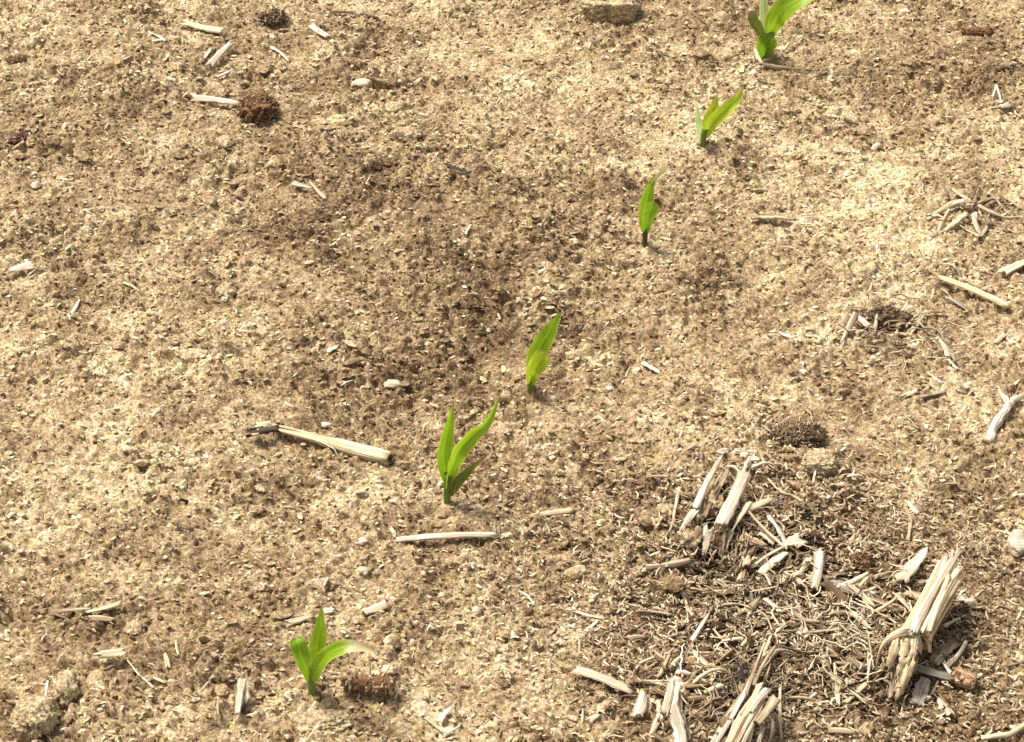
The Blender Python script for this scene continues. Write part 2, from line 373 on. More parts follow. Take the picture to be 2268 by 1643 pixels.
def catmull(P, n):
    P = [Vector(p) for p in P]
    if len(P) == 2: return [P[0].lerp(P[1], i / (n - 1)) for i in range(n)]
    Q = [P[0] * 2 - P[1]] + P + [P[-1] * 2 - P[-2]]; out = []; k = len(P) - 1
    for i in range(n):
        u = i / (n - 1) * k; s = min(int(u), k - 1); t = u - s; a, b, c, d = Q[s:s + 4]
        out.append(0.5 * ((2 * b) + (c - a) * t + (2 * a - 5 * b + 4 * c - d) * t * t + (3 * b - a - 3 * c + d) * t ** 3))
    return out
def root(name, pts, wpx, mat, label=None, cat=None, parent=None, group=None, taper=.45, lift=1.5, wig=.25, seg=7, n=None, rough=.2):
    """a thin root or stem along picture points (x, y[, height mm])"""
    SEED[0] += 1; R = random.Random(SEED[0])
    P = [G(p[0], p[1], (p[2] if len(p) > 2 else lift) * .001) for p in pts]
    n = n or max(7, 4 * len(P)); C = catmull(P, n); pm = ppm(P[0].y); r = wpx / pm / 2
    for i in range(1, n - 1): C[i] = C[i] + Vector((R.uniform(-1, 1), R.uniform(-1, 1), R.uniform(-.6, .6))) * r * wig
    rad = [r * (1 - (1 - taper) * i / (n - 1)) * R.uniform(.85, 1.15) for i in range(n)]
    c0 = C[0].copy(); me = mesh_from(name, *tube_geo([c - c0 for c in C], rad, seg, SEED[0], rough), mat=mat)
    o = link(name, me, parent, Matrix.Translation(c0))
    if parent is None: tag(o, label, cat, group)
    for i in range(0, n - 1, 2): foot(C[i], C[min(i + 2, n - 1)], r * 1.1)
    return o
def lump_mesh(name, sx, sy, sz, mat, seed=0, sub=4, amp=.28, freq=1.6, fine=.14, blocky=0.0):
    bm = bmesh.new(); bmesh.ops.create_icosphere(bm, subdivisions=sub, radius=1.0)
    for v in bm.verts:
        p = v.co.copy(); q = p * freq + Vector((seed * 7.3, seed * 1.9, 0))
        d = 1 + amp * mnoise.noise(q) + amp * .5 * mnoise.noise(q * 2.3) + fine * mnoise.noise(q * 6.1) + fine * .7 * mnoise.noise(q * 13) + fine * .5 * mnoise.noise(q * 27)
        if blocky:
            mx = max(abs(p.x), abs(p.y), abs(p.z)); d *= (1 - blocky) + blocky * .8 / mx
        v.co = Vector((p.x * sx, p.y * sy, p.z * sz)) * d
    me = bpy.data.meshes.new(name); uvl = bm.loops.layers.uv.new('UVMap')
    for f in bm.faces:
        f.smooth = True
        for l in f.loops: l[uvl].uv = (l.vert.co.x + l.vert.co.z * .4, l.vert.co.y + l.vert.co.z * .7)
    bm.to_mesh(me); bm.free(); me.materials.append(M[mat]); return me
def lump(name, px, py, wpx, hpx, mat, label=None, cat=None, parent=None, sink=.35, rot=0.0, seed=None, tall=.7, group=None, **kw):
    SEED[0] += 1; seed = SEED[0] if seed is None else seed
    c = G(px, py); pm = ppm(c.y); sx = wpx / pm / 2; sy = hpx / pm / 2 / .8; sz = min(sx, sy) * tall
    me = lump_mesh(name, sx, sy, sz, mat, seed, **kw)
    o = link(name, me, parent, Matrix.Translation((c.x, c.y, c.z + sz * (1 - 2 * sink))) @ Matrix.Rotation(rot, 4, 'Z'))
    if parent is None: tag(o, label, cat, group)
    foot(c, c, max(sx, sy) * .8)
    return o

def leaf(parent, pts, wpx, mat, base_y, fold=.35, profile='blade', facing=(0.1, -.8, .55), n=16, m=7, basew=.35, name='leaf'):
    """seedling leaf along picture points (x, y, depth offset in mm)"""
    P = [V(p[0], p[1], base_y + p[2] * .001) for p in pts]
    C = catmull(P, n); pm = ppm(P[0].y, P[0].z); w = wpx / pm / 2
    fc = Vector(facing).normalized(); top, uv = [], []; c0 = C[0].copy()
    for i, c in enumerate(C):
        t = i / (n - 1); T = (C[min(i + 1, n - 1)] - C[max(i - 1, 0)]).normalized()
        S = T.cross(fc); S = S.normalized() if S.length > 1e-4 else Vector((1, 0, 0)); Nn = S.cross(T)
        if profile == 'round': k = min(1, basew + (1 - basew) * (t / .5) ** .9) * (1 if t < .72 else math.sqrt(max(0.02, 1 - ((t - .72) / .29) ** 2)))
        else: k = (basew + (1 - basew) * math.sin(min(1, t / .42) * math.pi / 2)) * (1 if t < .42 else max(.03, 1 - ((t - .42) / .58) ** 1.7))
        for j in range(m):
            s = j / (m - 1) * 2 - 1
            rg = 1 + (.16 * mnoise.noise((t * 17, wpx * .37 + (3 if s > 0 else 0), 4)) if abs(s) > .9 else 0)
            q = c + S * s * w * k * rg + Nn * (abs(s) ** 1.3) * w * k * fold + Nn * w * (.06 + .22 * abs(s) ** 2) * mnoise.noise((t * 8, wpx * .7 + s * 1.5, 2))
            top.append(q - c0); uv.append((t, j / (m - 1)))
    F = []
    for i in range(n - 1):
        for j in range(m - 1):
            a = i * m + j; F.append((a, a + 1, a + m + 1, a + m))
    me = mesh_from(name, top, F, uv, mat)
    return link(name, me, parent, Matrix.Translation(c0))
def stem(parent, pts, w0, w1, mat, base_y, name='stem'):
    P = [V(p[0], p[1], base_y + p[2] * .001) for p in pts]; P[0] = P[0] - Vector((0, 0, .006))
    C = catmull(P, 8); pm = ppm(P[0].y); c0 = C[0].copy()
    rad = [(w0 + (w1 - w0) * i / 7) / pm / 2 for i in range(8)]
    Vv, F, uv = tube_geo([c - c0 for c in C], rad, 10, 3, .04)
    uv = [(i // 10 / 7, (i % 10) / 10) for i in range(len(Vv))]
    return link(name, mesh_from(name, Vv, F, uv, mat), parent, Matrix.Translation(c0))

# ================================================================== GROUND (one sheet to the horizon)
def axis(lo, hi, step, far, grow=1.08):
    core = list(np.arange(lo, hi + step / 2, step)); a, s = core[0], step; left = []
    while a > -far: s *= grow; a -= s; left.append(a)
    b, s = core[-1], step; right = []
    while b < far: s *= grow; b += s; right.append(b)
    return np.array(left[::-1] + core + right)
xs = axis(-.55, .55, .0015, 120); ys = axis(1.02, 2.14, .0015, 120)
gx, gy = np.meshgrid(xs, ys); nx, ny = len(xs), len(ys)
gz = height(gx.ravel(), gy.ravel())
me = bpy.data.meshes.new('ground')
co = np.stack([gx.ravel(), gy.ravel(), gz], 1).astype(np.float32)
me.vertices.add(nx * ny); me.vertices.foreach_set('co', co.ravel())
ii = np.arange((ny - 1) * nx).reshape(ny - 1, nx)[:, :-1].ravel()
quads = np.stack([ii, ii + 1, ii + nx + 1, ii + nx], 1).astype(np.int32)
me.loops.add(quads.size); me.loops.foreach_set('vertex_index', quads.ravel())
me.polygons.add(len(quads)); me.polygons.foreach_set('loop_start', np.arange(0, quads.size, 4, dtype=np.int32))
me.polygons.foreach_set('use_smooth', np.ones(len(quads), dtype=bool))
me.update(calc_edges=True)
at = me.attributes.new('dry', 'FLOAT', 'POINT'); at.data.foreach_set('value', dryness(gx.ravel(), gy.ravel()).astype(np.float32))
me.materials.append(M['soil'])
ground = link('ground', me); ground['kind'] = 'structure'

# ================================================================== SEEDLINGS
def seedling(bx, by, label):
    b = G(bx, by); e = thing('corn_seedling', b, label, 'seedling', 'corn seedlings in the row'); FOOT.append((b.x, b.y, b.x, b.y, .006)); return e, b.y
e, Y = seedling(690, 1530, 'three-leaved green corn seedling whose drooping pale-tipped leaf hangs over a brown cob')
stem(e, [(690, 1532, 0), (690, 1500, 0), (693, 1470, 0)], 17, 24, 'stem', Y)
leaf(e, [(686, 1505, -2), (672, 1465, -3), (661, 1430, -2), (655, 1412, 2)], 38, 'leaf_dark', Y, .30, 'round', (.25, -.85, .5), basew=.45)
leaf(e, [(694, 1490, 2), (701, 1440, 4), (708, 1395, 8), (712, 1340, 14)], 37, 'leaf', Y, .22, 'blade', (.05, -.9, .4), basew=.5)
leaf(e, [(692, 1508, -3), (705, 1475, -6), (728, 1448, -9), (765, 1432, -11), (805, 1434, -12), (838, 1446, -12)], 36, 'leaf_drytip', Y, .35, 'blade', (.0, -.55, .85), n=22, basew=.6)
e, Y = seedling(990, 1112, 'tallest corn seedling, with a folded glossy leaf and a low olive leaf beside it')
stem(e, [(989, 1116, 0), (990, 1085, 0), (992, 1050, 0)], 15, 19, 'stem', Y)
leaf(e, [(986, 1062, 2), (981, 1010, 5), (990, 955, 8), (1004, 890, 10)], 36, 'leaf', Y, .45, 'blade', (.35, -.8, .4), basew=.5)
leaf(e, [(991, 1075, -1), (996, 1040, -3), (1012, 1000, -6), (1045, 965, -8), (1078, 935, -8), (1108, 868, -6)], 38, 'leaf', Y, .75, 'blade', (.45, -.55, .7), n=22, basew=.55)
leaf(e, [(1000, 1098, -1), (1012, 1070, -5), (1038, 1043, -8), (1082, 1003, -10)], 22, 'leaf_olive', Y, .5, 'blade', (.2, -.6, .8), basew=.25)
e, Y = seedling(1173, 864, 'corn seedling with one upright leaf behind a short rounded yellow-green leaf')
stem(e, [(1172, 868, 0), (1174, 845, 0), (1177, 815, 0)], 11, 18, 'stem', Y)
leaf(e, [(1177, 830, 3), (1188, 785, 5), (1215, 735, 8), (1243, 690, 12)], 44, 'leaf', Y, .28, 'blade', (.1, -.85, .5), basew=.45)
leaf(e, [(1174, 850, -2), (1182, 820, -5), (1197, 795, -6), (1210, 780, -5)], 42, 'leaf_yellow', Y, .3, 'round', (.1, -.85, .5), basew=.4)
e, Y = seedling(1428, 541, 'narrow corn seedling on a thin dark stem with a withered straw-coloured tip')
stem(e, [(1428, 545, 0), (1428, 525, 0), (1429, 503, 0)], 9, 14, 'stem_dark', Y)
leaf(e, [(1428, 512, 2), (1428, 470, 4), (1436, 425, 6), (1450, 385, 9)], 33, 'leaf', Y, .35, 'blade', (.15, -.9, .4), basew=.5)
leaf(e, [(1430, 512, -2), (1434, 485, -4), (1441, 462, -5), (1447, 446, -5)], 31, 'leaf_dark', Y, .3, 'round', (.1, -.9, .4), basew=.45)
leaf(e, [(1444, 412, 7), (1455, 393, 8), (1470, 380, 9), (1488, 362, 10)], 13, 'leaf_drytip', Y, .5, 'blade', (.1, -.7, .7), basew=.6).name = 'dry_leaf_tip'
bpy.data.objects['dry_leaf_tip'].data.materials[0] = M['leaf_dry']
e, Y = seedling(1556, 320, 'corn seedling with two spreading yellowish leaves and a short pale leaf')
stem(e, [(1556, 323, 0), (1557, 303, 0), (1560, 283, 0)], 11, 18, 'stem', Y)
leaf(e, [(1553, 305, -1), (1547, 280, -3), (1543, 255, -3), (1544, 230, -2)], 17, 'leaf_pale', Y, .5, 'blade', (.3, -.8, .5), basew=.5)
leaf(e, [(1559, 290, 3), (1570, 262, 6), (1580, 238, 9), (1588, 208, 12)], 28, 'leaf_yellow', Y, .3, 'blade', (.1, -.9, .4), basew=.5)
leaf(e, [(1558, 300, -1), (1575, 272, -3), (1606, 243, -4), (1632, 218, -2), (1646, 190, 2)], 30, 'leaf_yellow', Y, .55, 'blade', (.3, -.65, .7), n=20, basew=.55)
e, Y = seedling(1699, 122, 'stout corn seedling with a broad arching leaf, standing by a clump of exposed roots')
stem(e, [(1697, 128, 0), (1697, 100, 0), (1698, 70, 0)], 22, 30, 'stem', Y)
leaf(e, [(1696, 120, -4), (1694, 103, -6), (1697, 88, -6), (1702, 76, -5)], 46, 'leaf_dark', Y, .5, 'round', (.1, -.9, .4), basew=.6)
leaf(e, [(1693, 88, -2), (1680, 66, -4), (1667, 44, -5), (1661, 24, -3)], 26, 'leaf_olive', Y, .3, 'round', (.3, -.8, .5), basew=.5)
leaf(e, [(1698, 82, 4), (1692, 40, 6), (1690, 0, 9), (1692, -50, 14)], 22, 'leaf_pale', Y, .4, 'blade', (.1, -.9, .4), basew=.6)
leaf(e, [(1702, 84, 0), (1712, 50, -3), (1735, 20, -6), (1770, -2, -8), (1812, -14, -9), (1850, -4, -10)], 50, 'leaf', Y, .3, 'blade', (.2, -.6, .8), n=22, basew=.5)
root('exposed_root', [(1672, 112, 4), (1684, 136, 3), (1705, 146, 3), (1745, 150, 2), (1800, 156, 1)], 11, 'cream', 'longest bare root curving past the foot of the stout seedling', 'root')
root('exposed_root', [(1735, 112, 3), (1745, 98, 5), (1762, 90, 3)], 7, 'cream', 'short pale root kinked upward right beside the stout seedling', 'root')
root('exposed_root', [(1620, 145, 2), (1650, 132, 3), (1672, 130, 2)], 6, 'cream', 'thin pale root trailing on the side of the stout seedling away from its broad leaf', 'root')

# ================================================================== LARGE STALK PIECES
# stalk with a dark curled root end, lying by the tallest seedling
pc = G(720, 985); e = thing('broken_stalk', pc, 'pale yellow broken stalk with dark shrivelled end lying beside tallest seedling', 'stalk')
a = G(604, 950, .006); b = G(862, 1014, .005); C = catmull([a, a.lerp(b, .33) + Vector((0, 0, .001)), a.lerp(b, .66), b], 18)
pm = ppm(a.y); rad = [(8 + 28 * min(1, i / 11) ** 1.1 - (2 if i > 15 else 0)) / pm / 2 for i in range(18)]
link('stalk', mesh_from('stalk', *tube_geo([c - pc for c in C], rad, 14, 5, .05, .85), mat='yellow'), e, Matrix.Translation(pc))
foot(a, b, .006)
ax_ = (b - a).normalized(); link('end_shade_disc', mesh_from('end_shade_disc', *tube_geo([b - ax_ * .002 - pc, b + ax_ * .0004 - pc], [rad[-1] * .62] * 2, 10, 3, .15, .8), mat='dark'), e, Matrix.Translation(pc))  # solid dark disc painted as the shade of an open stalk end
stick('split_sheath', 612, 955, 745, 1000, 7, 'tan', parent=e, la=1, lb=3, curl=.8)
stick('split_sheath', 606, 944, 700, 968, 6, 'cream', parent=e, la=6, lb=6, curl=.8)
stick('curled_husk', 552, 972, 618, 958, 26, 'dark', parent=e, la=2, lb=3, curl=1.3, jag=.8)
stick('husk_tip', 560, 966, 606, 950, 7, 'cream', parent=e, la=7, lb=7, curl=.6)
lump('frayed_end', 583, 950, 34, 24, 'cream', parent=e, sink=.2, amp=.5)
root('loose_fibre', [(604, 952, 6), (598, 935, 9), (603, 925, 7)], 4, 'cream', parent=e)

# --- stump: bleached, split into strips
pc = G(1580, 1200); e = thing('corn_stump', pc, 'bleached corn stump split into upright white strips over a dark hollow', 'stump')
def S(*a, **k): return stick('stalk_strip', *a, parent=e, **k)
S(1597, 1018, 1540, 1130, 17, 'white', la=14, lb=16, curl=.7, taper=(.6, 1.1), tall=True)
S(1538, 1136, 1511, 1176, 17, 'white', la=15, lb=8, curl=.7, tall=True)
S(1648, 1056, 1594, 1170, 34, 'white', la=16, lb=18, curl=.9, jag=.15, tall=True, m=8)
S(1566, 1180, 1558, 1232, 25, 'white', la=16, lb=6, curl=.9, tall=True, m=7)
S(1580, 1172, 1573, 1212, 11, 'cream', la=17, lb=8, curl=.8, tall=True)
S(1594, 1172, 1588, 1210, 11, 'cream', la=17, lb=8, curl=.8, tall=True)
S(1660, 1116, 1620, 1180, 15, 'cream', la=12, lb=12, curl=.8, tall=True)
S(1620, 1176, 1566, 1252, 10, 'cream', la=12, lb=3, curl=.8, tall=True)
S(1622, 1180, 1606, 1220, 17, 'cream', la=11, lb=5, curl=.8, tall=True)
S(1632, 1075, 1600, 1150, 12, 'grey', la=9, lb=9, curl=.6, tall=True)
S(1560, 1110, 1548, 1160, 16, 'tan', la=8, lb=8, curl=.6, tall=True)
S(1612, 1042, 1572, 1118, 13, 'tan', la=10, lb=11, curl=.6, tall=True)
S(1588, 1080, 1556, 1150, 12, 'brown', la=11, lb=10, curl=.6, tall=True)
S(1650, 1080, 1618, 1140, 12, 'tan', la=12, lb=12, curl=.6, tall=True)
S(1606, 1172, 1596, 1236, 12, 'tan', la=14, lb=5, curl=.8, tall=True)
S(1546, 1176, 1538, 1222, 15, 'tan', la=12, lb=4, curl=.8, tall=True)
S(1582, 1200, 1576, 1248, 9, 'white', la=12, lb=3, curl=.8, tall=True)
S(1632, 1186, 1626, 1250, 8, 'tan', la=8, lb=2, curl=.8, tall=True)
S(1648, 1170, 1640, 1262, 7, 'tan', la=6, lb=2, curl=.8, tall=True)
o = lump('pith', 1574, 1122, 50, 66, 'pith', parent=e, sink=.1, amp=.35, fine=.2); 
o = lump('root_crown', 1527, 1197, 52, 44, 'pith', parent=e, sink=.15, amp=.4, fine=.2)
lump('root_crown', 1590, 1200, 60, 44, 'darksoil', parent=e, sink=.3, amp=.3, fine=.2)
lump('shade_lump', 1590, 1232, 120, 56, 'rotten', parent=e, sink=.62, amp=.4, fine=.25)  # black lumps, here and below, paint the shade in and under the stump
lump('shade_lump', 1600, 1110, 50, 70, 'rotten', parent=e, sink=.3, amp=.4, fine=.25)
lump('shade_lump', 1545, 1165, 40, 34, 'rotten', parent=e, sink=.2, amp=.4, fine=.25)
root('brace_root', [(1504, 1081, 2), (1495, 1128, 6), (1487, 1166, 7), (1464, 1199, 2)], 9, 'cream', parent=e)
root('brace_root', [(1538, 1132, 12), (1515, 1150, 9), (1496, 1158, 6)], 6, 'tan', parent=e)
root('brace_root', [(1452, 1204, 2), (1470, 1213, 5), (1500, 1222, 6)], 7, 'cream', parent=e)
root('brace_root', [(1486, 1240, 2), (1515, 1250, 6), (1552, 1262, 3)], 13, 'grey', parent=e, rough=.1)
root('brace_root', [(1665, 1036, 10), (1690, 1025, 12), (1722, 1030, 5)], 9, 'white', parent=e)
root('brace_root', [(1612, 1033, 6), (1625, 1033, 10), (1638, 1047, 10)], 8, 'cream', parent=e)
root('brace_root', [(1646, 1050, 9), (1652, 1030, 10), (1660, 1012, 7)], 12, 'cream', parent=e)
for k, (x, y, w, h) in enumerate([(1650, 1012, 22, 14), (1672, 1020, 20, 12), (1632, 1002, 18, 12), (1600, 1003, 26, 12), (1662, 1000, 12, 8)]):
    lump('frayed_tuft', x, y, w, h, 'white', parent=e, sink=.1, amp=.6, sub=3)

# --- stump: pale, leaning, with a collar and bulging brace roots
pc = G(2000, 1500); e = thing('corn_stump', pc, 'stout cream corn stump with dark collar and knobbly root crown beside an orange-tan cob end', 'stump')
a = G(2026, 1412, .016); b = G(2106, 1262, .030); pm = ppm(a.y); ax = (b - a).normalized()
nst = 16; R = random.Random(4)
V_, F, uv = [], [], []; seg = 30; r0 = 66 / pm / 2 * .98
sdv = ax.cross(Vector((0, 0, 1))).normalized(); upv = sdv.cross(ax)
for layer in (0, 1):
    for i in range(nst):
        t = i / (nst - 1)
        for k in range(seg):
            an = 2 * math.pi * k / seg
            r = r0 * (1.04 - .02 * t) * (1 + .05 * math.sin(an * 7 + 1.3) + .05 * mnoise.noise((an * 2, t * 3, 2)) + (.10 if t < .06 else 0)) * (1 - .22 * layer)
            tt = t + (t > .93) * .05 * mnoise.noise((math.cos(an) * 3, math.sin(an) * 3, 5))
            p = a.lerp(b, tt) + sdv * math.cos(an) * r + upv * math.sin(an) * r
            V_.append(p - pc); uv.append((t * .055, an * r0))
o0 = nst * seg
for i in range(nst - 1):
    for k in range(seg):
        k2 = (k + 1) % seg; q = (i * seg + k, i * seg + k2, (i + 1) * seg + k2, (i + 1) * seg + k)
        if i > 3 and k in (9,): continue
        F.append(q); F.append(tuple(o0 + v for v in reversed(q)))
for k in range(seg):
    k2 = (k + 1) % seg; i = nst - 1
    F.append((i * seg + k, i * seg + k2, o0 + i * seg + k2, o0 + i * seg + k)); F.append((k, o0 + k, o0 + k2, k2))
link('stalk', mesh_from('stalk', V_, F, uv, 'yellow'), e, Matrix.Translation(pc)); foot(G(2026, 1440), G(2106, 1290), .012); stalk_o = bpy.data.objects['stalk.001']
cpts = [a.lerp(b, .05), a.lerp(b, .5), a.lerp(b, .96)]
link('pith', mesh_from('pith', *tube_geo([c - pc for c in cpts], [r0 * .74] * 3, 16, 8, .1), mat='cream'), stalk_o, Matrix.Translation(pc)).matrix_parent_inverse = stalk_o.matrix_basis.inverted()
def S(*a, **k): return stick(k.pop('nm', 'stalk_strip'), *a, parent=e, **k)
S(2010, 1408, 2092, 1238, 24, 'cream', la=28, lb=36, curl=.7, tall=True, jag=.3)
S(2020, 1404, 2124, 1222, 22, 'white', la=31, lb=40, curl=.8, tall=True, jag=.5, m=6)
S(2038, 1405, 2100, 1278, 26, 'cream', la=31, lb=41, curl=.9, tall=True, jag=.4)
S(2054, 1405, 2120, 1272, 26, 'yellow', la=30, lb=39, curl=.9, tall=True, jag=.4)
S(2104, 1243, 2109, 1222, 9, 'white', la=42, lb=44, curl=.5, tall=True)
S(2062, 1400, 2124, 1290, 12, 'tan', la=20, lb=30, curl=.8, tall=True)
S(2046, 1416, 2058, 1440, 22, 'cream', la=20, lb=10, curl=.6, tall=True)
# collar: a dark-lipped sheath ring round the bottom of the stalk
V_, F, uv = [], [], []; n1, n2 = 26, 4
arc = [G(*q) for q in ((1938, 1474, .008), (1946, 1448, .017), (1966, 1424, .024), (1995, 1409, .029), (2022, 1409, .029), (2034, 1428, .022), (2040, 1450, .014))]
A = catmull(arc, n1)
for i, p in enumerate(A):
    inn = Vector((0.3, 1, .2)).normalized()
    for j, (dz, dr) in enumerate([(0, 0), (.0035, .002), (.0030, .005), (-.002, .009)]):
        V_.append(p + inn * dr + Vector((0, 0, dz + .0006 * mnoise.noise((i * .7, j, 0)))) - pc); uv.append((i * .002, j * .003))
for i in range(n1 - 1):
    for j in range(n2 - 1): F.append((i * n2 + j, (i + 1) * n2 + j, (i + 1) * n2 + j + 1, i * n2 + j + 1))
cm = mesh_from('collar', V_, F, uv, 'cream'); co_ = link('collar', cm, e, Matrix.Translation(pc))
sm = co_.modifiers.new('thick', 'SOLIDIFY'); sm.thickness = .0016
lump('root_crown', 2004, 1455, 62, 62, 'dark', parent=e, sink=.05, amp=.2, seed=3)
for x1, y1, x2, y2, w, mt, l1, l2 in [(2020, 1424, 2016, 1472, 26, 'cream', 24, 20), (2002, 1428, 1996, 1470, 22, 'yellow', 23, 19), (1986, 1436, 1966, 1486, 24, 'cream', 20, 10),
        (2004, 1462, 1986, 1510, 26, 'cream', 22, 15), (2012, 1484, 1984, 1548, 30, 'yellow', 19, 5), (1988, 1500, 1968, 1556, 22, 'tan', 14, 3), (2024, 1470, 2020, 1500, 14, 'tan', 15, 10)]:
    stick('brace_root', x1, y1, x2, y2, w, mt, parent=e, la=l1, lb=l2, curl=1.25, tall=True, jag=.6, th=.0035, m=8, taper=(1.1, .7))
root('brace_root', [(1972, 1492, 9), (1958, 1520, 6), (1950, 1545, 2)], 22, 'tan', parent=e, taper=.6, seg=9)
root('brace_root', [(1962, 1470, 12), (1950, 1490, 8), (1944, 1512, 2)], 14, 'brown', parent=e, seg=8)
root('brace_root', [(2022, 1480, 12), (2028, 1500, 7), (2020, 1530, 2)], 14, 'dark', parent=e, seg=8)
root('brace_root', [(1975, 1540, 4), (1962, 1556, 3), (1955, 1566, 1)], 18, 'brown', parent=e, seg=8)

# --- stump: fibrous shredded stalk that runs out at the bottom of the row of stumps
pc = G(1650, 1560); e = thing('corn_stump', pc, 'shredded fibrous corn stalk end with frayed straw-coloured splinters and a dark grooved cob against it', 'stump')
for (x1, y1, x2, y2, w, mt, l1, l2) in [(1706, 1410, 1664, 1500, 9, 'cream', 16, 18), (1718, 1432, 1668, 1520, 10, 'tan', 14, 18), (1694, 1424, 1652, 1540, 12, 'tan', 14, 18),
        (1668, 1500, 1575, 1665, 16, 'white', 20, 16), (1682, 1518, 1600, 1665, 18, 'cream', 24, 20), (1700, 1530, 1620, 1668, 16, 'tan', 24, 22),
        (1698, 1532, 1660, 1582, 16, 'white', 28, 28), (1716, 1552, 1674, 1608, 22, 'tan', 24, 26), (1690, 1560, 1640, 1660, 14, 'cream', 26, 22),
        (1660, 1520, 1560, 1690, 12, 'tan', 16, 8), (1668, 1600, 1650, 1668, 13, 'cream', 24, 16), (1690, 1612, 1672, 1668, 12, 'white', 20, 12),
        (1712, 1600, 1700, 1660, 10, 'tan', 14, 8), (1676, 1560, 1622, 1650, 9, 'brown', 25, 21), (1650, 1535, 1560, 1668, 14, 'cream', 17, 12), (1676, 1535, 1612, 1640, 11, 'white', 23, 21), (1640, 1590, 1606, 1660, 12, 'cream', 20, 17), (1660, 1575, 1632, 1664, 10, 'tan', 24, 20), (1728, 1520, 1731, 1640, 7, 'cream', 10, 3), (1640, 1560, 1590, 1640, 10, 'brown', 14, 12)]:
    stick('stalk_strip', x1, y1, x2, y2, w, mt, parent=e, la=l1, lb=l2, curl=.7, tall=True, jag=.8)
root('stalk_core', [(1672, 1505, 6), (1645, 1575, 8), (1612, 1665, 6)], 40, 'brown', parent=e, taper=1.3, wig=.05, seg=16, rough=.5, n=24)
root('brace_root', [(1532, 1516, 4), (1560, 1492, 12), (1590, 1481, 16), (1620, 1496, 14), (1628, 1548, 3)], 8, 'cream', parent=e, taper=.8)
root('brace_root', [(1560, 1534, 6), (1590, 1521, 9), (1600, 1520, 9)], 13, 'cream', parent=e, taper=1.1, wig=.1)
root('brace_root', [(1724, 1440, 10), (1712, 1452, 12), (1690, 1480, 12)], 8, 'cream', parent=e)
root('brace_root', [(1715, 1443, 10), (1740, 1440, 8), (1757, 1450, 2)], 9, 'tan', parent=e)
# --- whitened root mass beside it
pc = G(1480, 1580); e = thing('root_mass', pc, 'whitened knobbly root clump beside the pale square board', 'root')
for x1, y1, x2, y2, w, mt, l1, l2 in [(1486, 1512, 1470, 1588, 20, 'white', 9, 12), (1500, 1530, 1490, 1592, 17, 'cream', 10, 11), (1492, 1586, 1508, 1665, 28, 'white', 13, 7), (1474, 1560, 1466, 1600, 12, 'cream', 11, 8), (1512, 1590, 1524, 1640, 12, 'tan', 7, 3)]:
    stick('main_root', x1, y1, x2, y2, w, mt, parent=e, la=l1, lb=l2, curl=1.2, tall=True, jag=.7, th=.003, m=7)
root('side_root', [(1490, 1520, 8), (1505, 1560, 8), (1498, 1585, 10)], 18, 'cream', parent=e, taper=.8, wig=.2, seg=10, rough=.35)
root('side_root', [(1458, 1552, 6), (1460, 1580, 6)], 12, 'cream', parent=e, taper=.8)
root('side_root', [(1462, 1582, 7), (1450, 1600, 5), (1443, 1622, 1)], 13, 'white', parent=e, taper=.5)
lump('crown', 1500, 1530, 44, 40, 'yellow', parent=e, sink=.25, amp=.5, fine=.25)
lump('crown', 1515, 1545, 34, 34, 'brown', parent=e, sink=.25, amp=.5, fine=.25)

# ================================================================== COBS AND LUMPS
def cob(x1, y1, x2, y2, wpx, cmat, gmats, label, rings=9, around=13, lift=6, chaff=True):
    a = G(x1, y1, lift * .001); b = G(x2, y2, lift * .001); pm = ppm(a.y); r = wpx / pm / 2 * .8
    e = thing('corn_cob', (a + b) / 2 - Vector((0, 0, r)), label, 'cob'); c0 = e.location.copy()
    C = [a.lerp(b, t) for t in (0, .1, .35, .65, .9, 1)]
    link('core', mesh_from('core', *tube_geo([c - c0 for c in C], [r * .7, r * .85, r * .9, r * .9, r * .82, r * .6], 16, 2, .08), mat=cmat), e, Matrix.Translation(c0))
    ax = (b - a); Ln = ax.length; ax.normalize(); s = ax.cross(Vector((0, 0, 1))).normalized(); u = s.cross(ax)
    gw = 2 * math.pi * r / around * .55; gl = Ln / rings * .34
    gv = [(-gl, -gw, 0), (gl, -gw, 0), (gl, gw, 0), (-gl, gw, 0), (-gl * .7, -gw * .9, gw * 1.1), (gl * .5, -gw * .7, gw * .5), (gl * .5, gw * .7, gw * .5), (-gl * .7, gw * .9, gw * 1.1)]
    gf = [(0, 1, 5, 4), (1, 2, 6, 5), (2, 3, 7, 6), (3, 0, 4, 7), (4, 5, 6, 7)]
    gm = [mesh_from('glume', gv, gf, [(v[0], v[1]) for v in gv], m_, False) for m_ in gmats]
    R = random.Random(int(x1))
    for i in range(rings):
        for k in range(around):
            an = 2 * math.pi * (k + .5 * (i % 2)) / around
            if math.sin(an) < -.5 or R.random() < .12: continue
            t = (i + .5 + R.uniform(-.45, .45)) / rings; an += R.uniform(-.15, .15); nr = s * math.cos(an) + u * math.sin(an); y = nr.cross(ax)
            mm = Matrix((ax, y, nr)).transposed().to_4x4()
            p = a.lerp(b, t) + nr * r * R.uniform(.74, .88)
            o = link('glume', R.choice(gm), e, Matrix.Translation(p) @ mm @ Matrix.Rotation(R.uniform(-.35, .35), 4, 'Y') @ Matrix.Rotation(R.uniform(-.25, .25), 4, 'Z') @ Matrix.Diagonal((R.uniform(.7, 1.7), R.uniform(.4, 1.1), R.uniform(.3, 1.0), 1)))
    foot(a, b, r * 1.2); return e
e = cob(756, 1504, 874, 1520, 52, 'rust', ['tan', 'rust', 'cream', 'brown', 'tan', 'rust'], 'short brown corn cob piece under the drooping leaf of a seedling', 14, 9, 9)
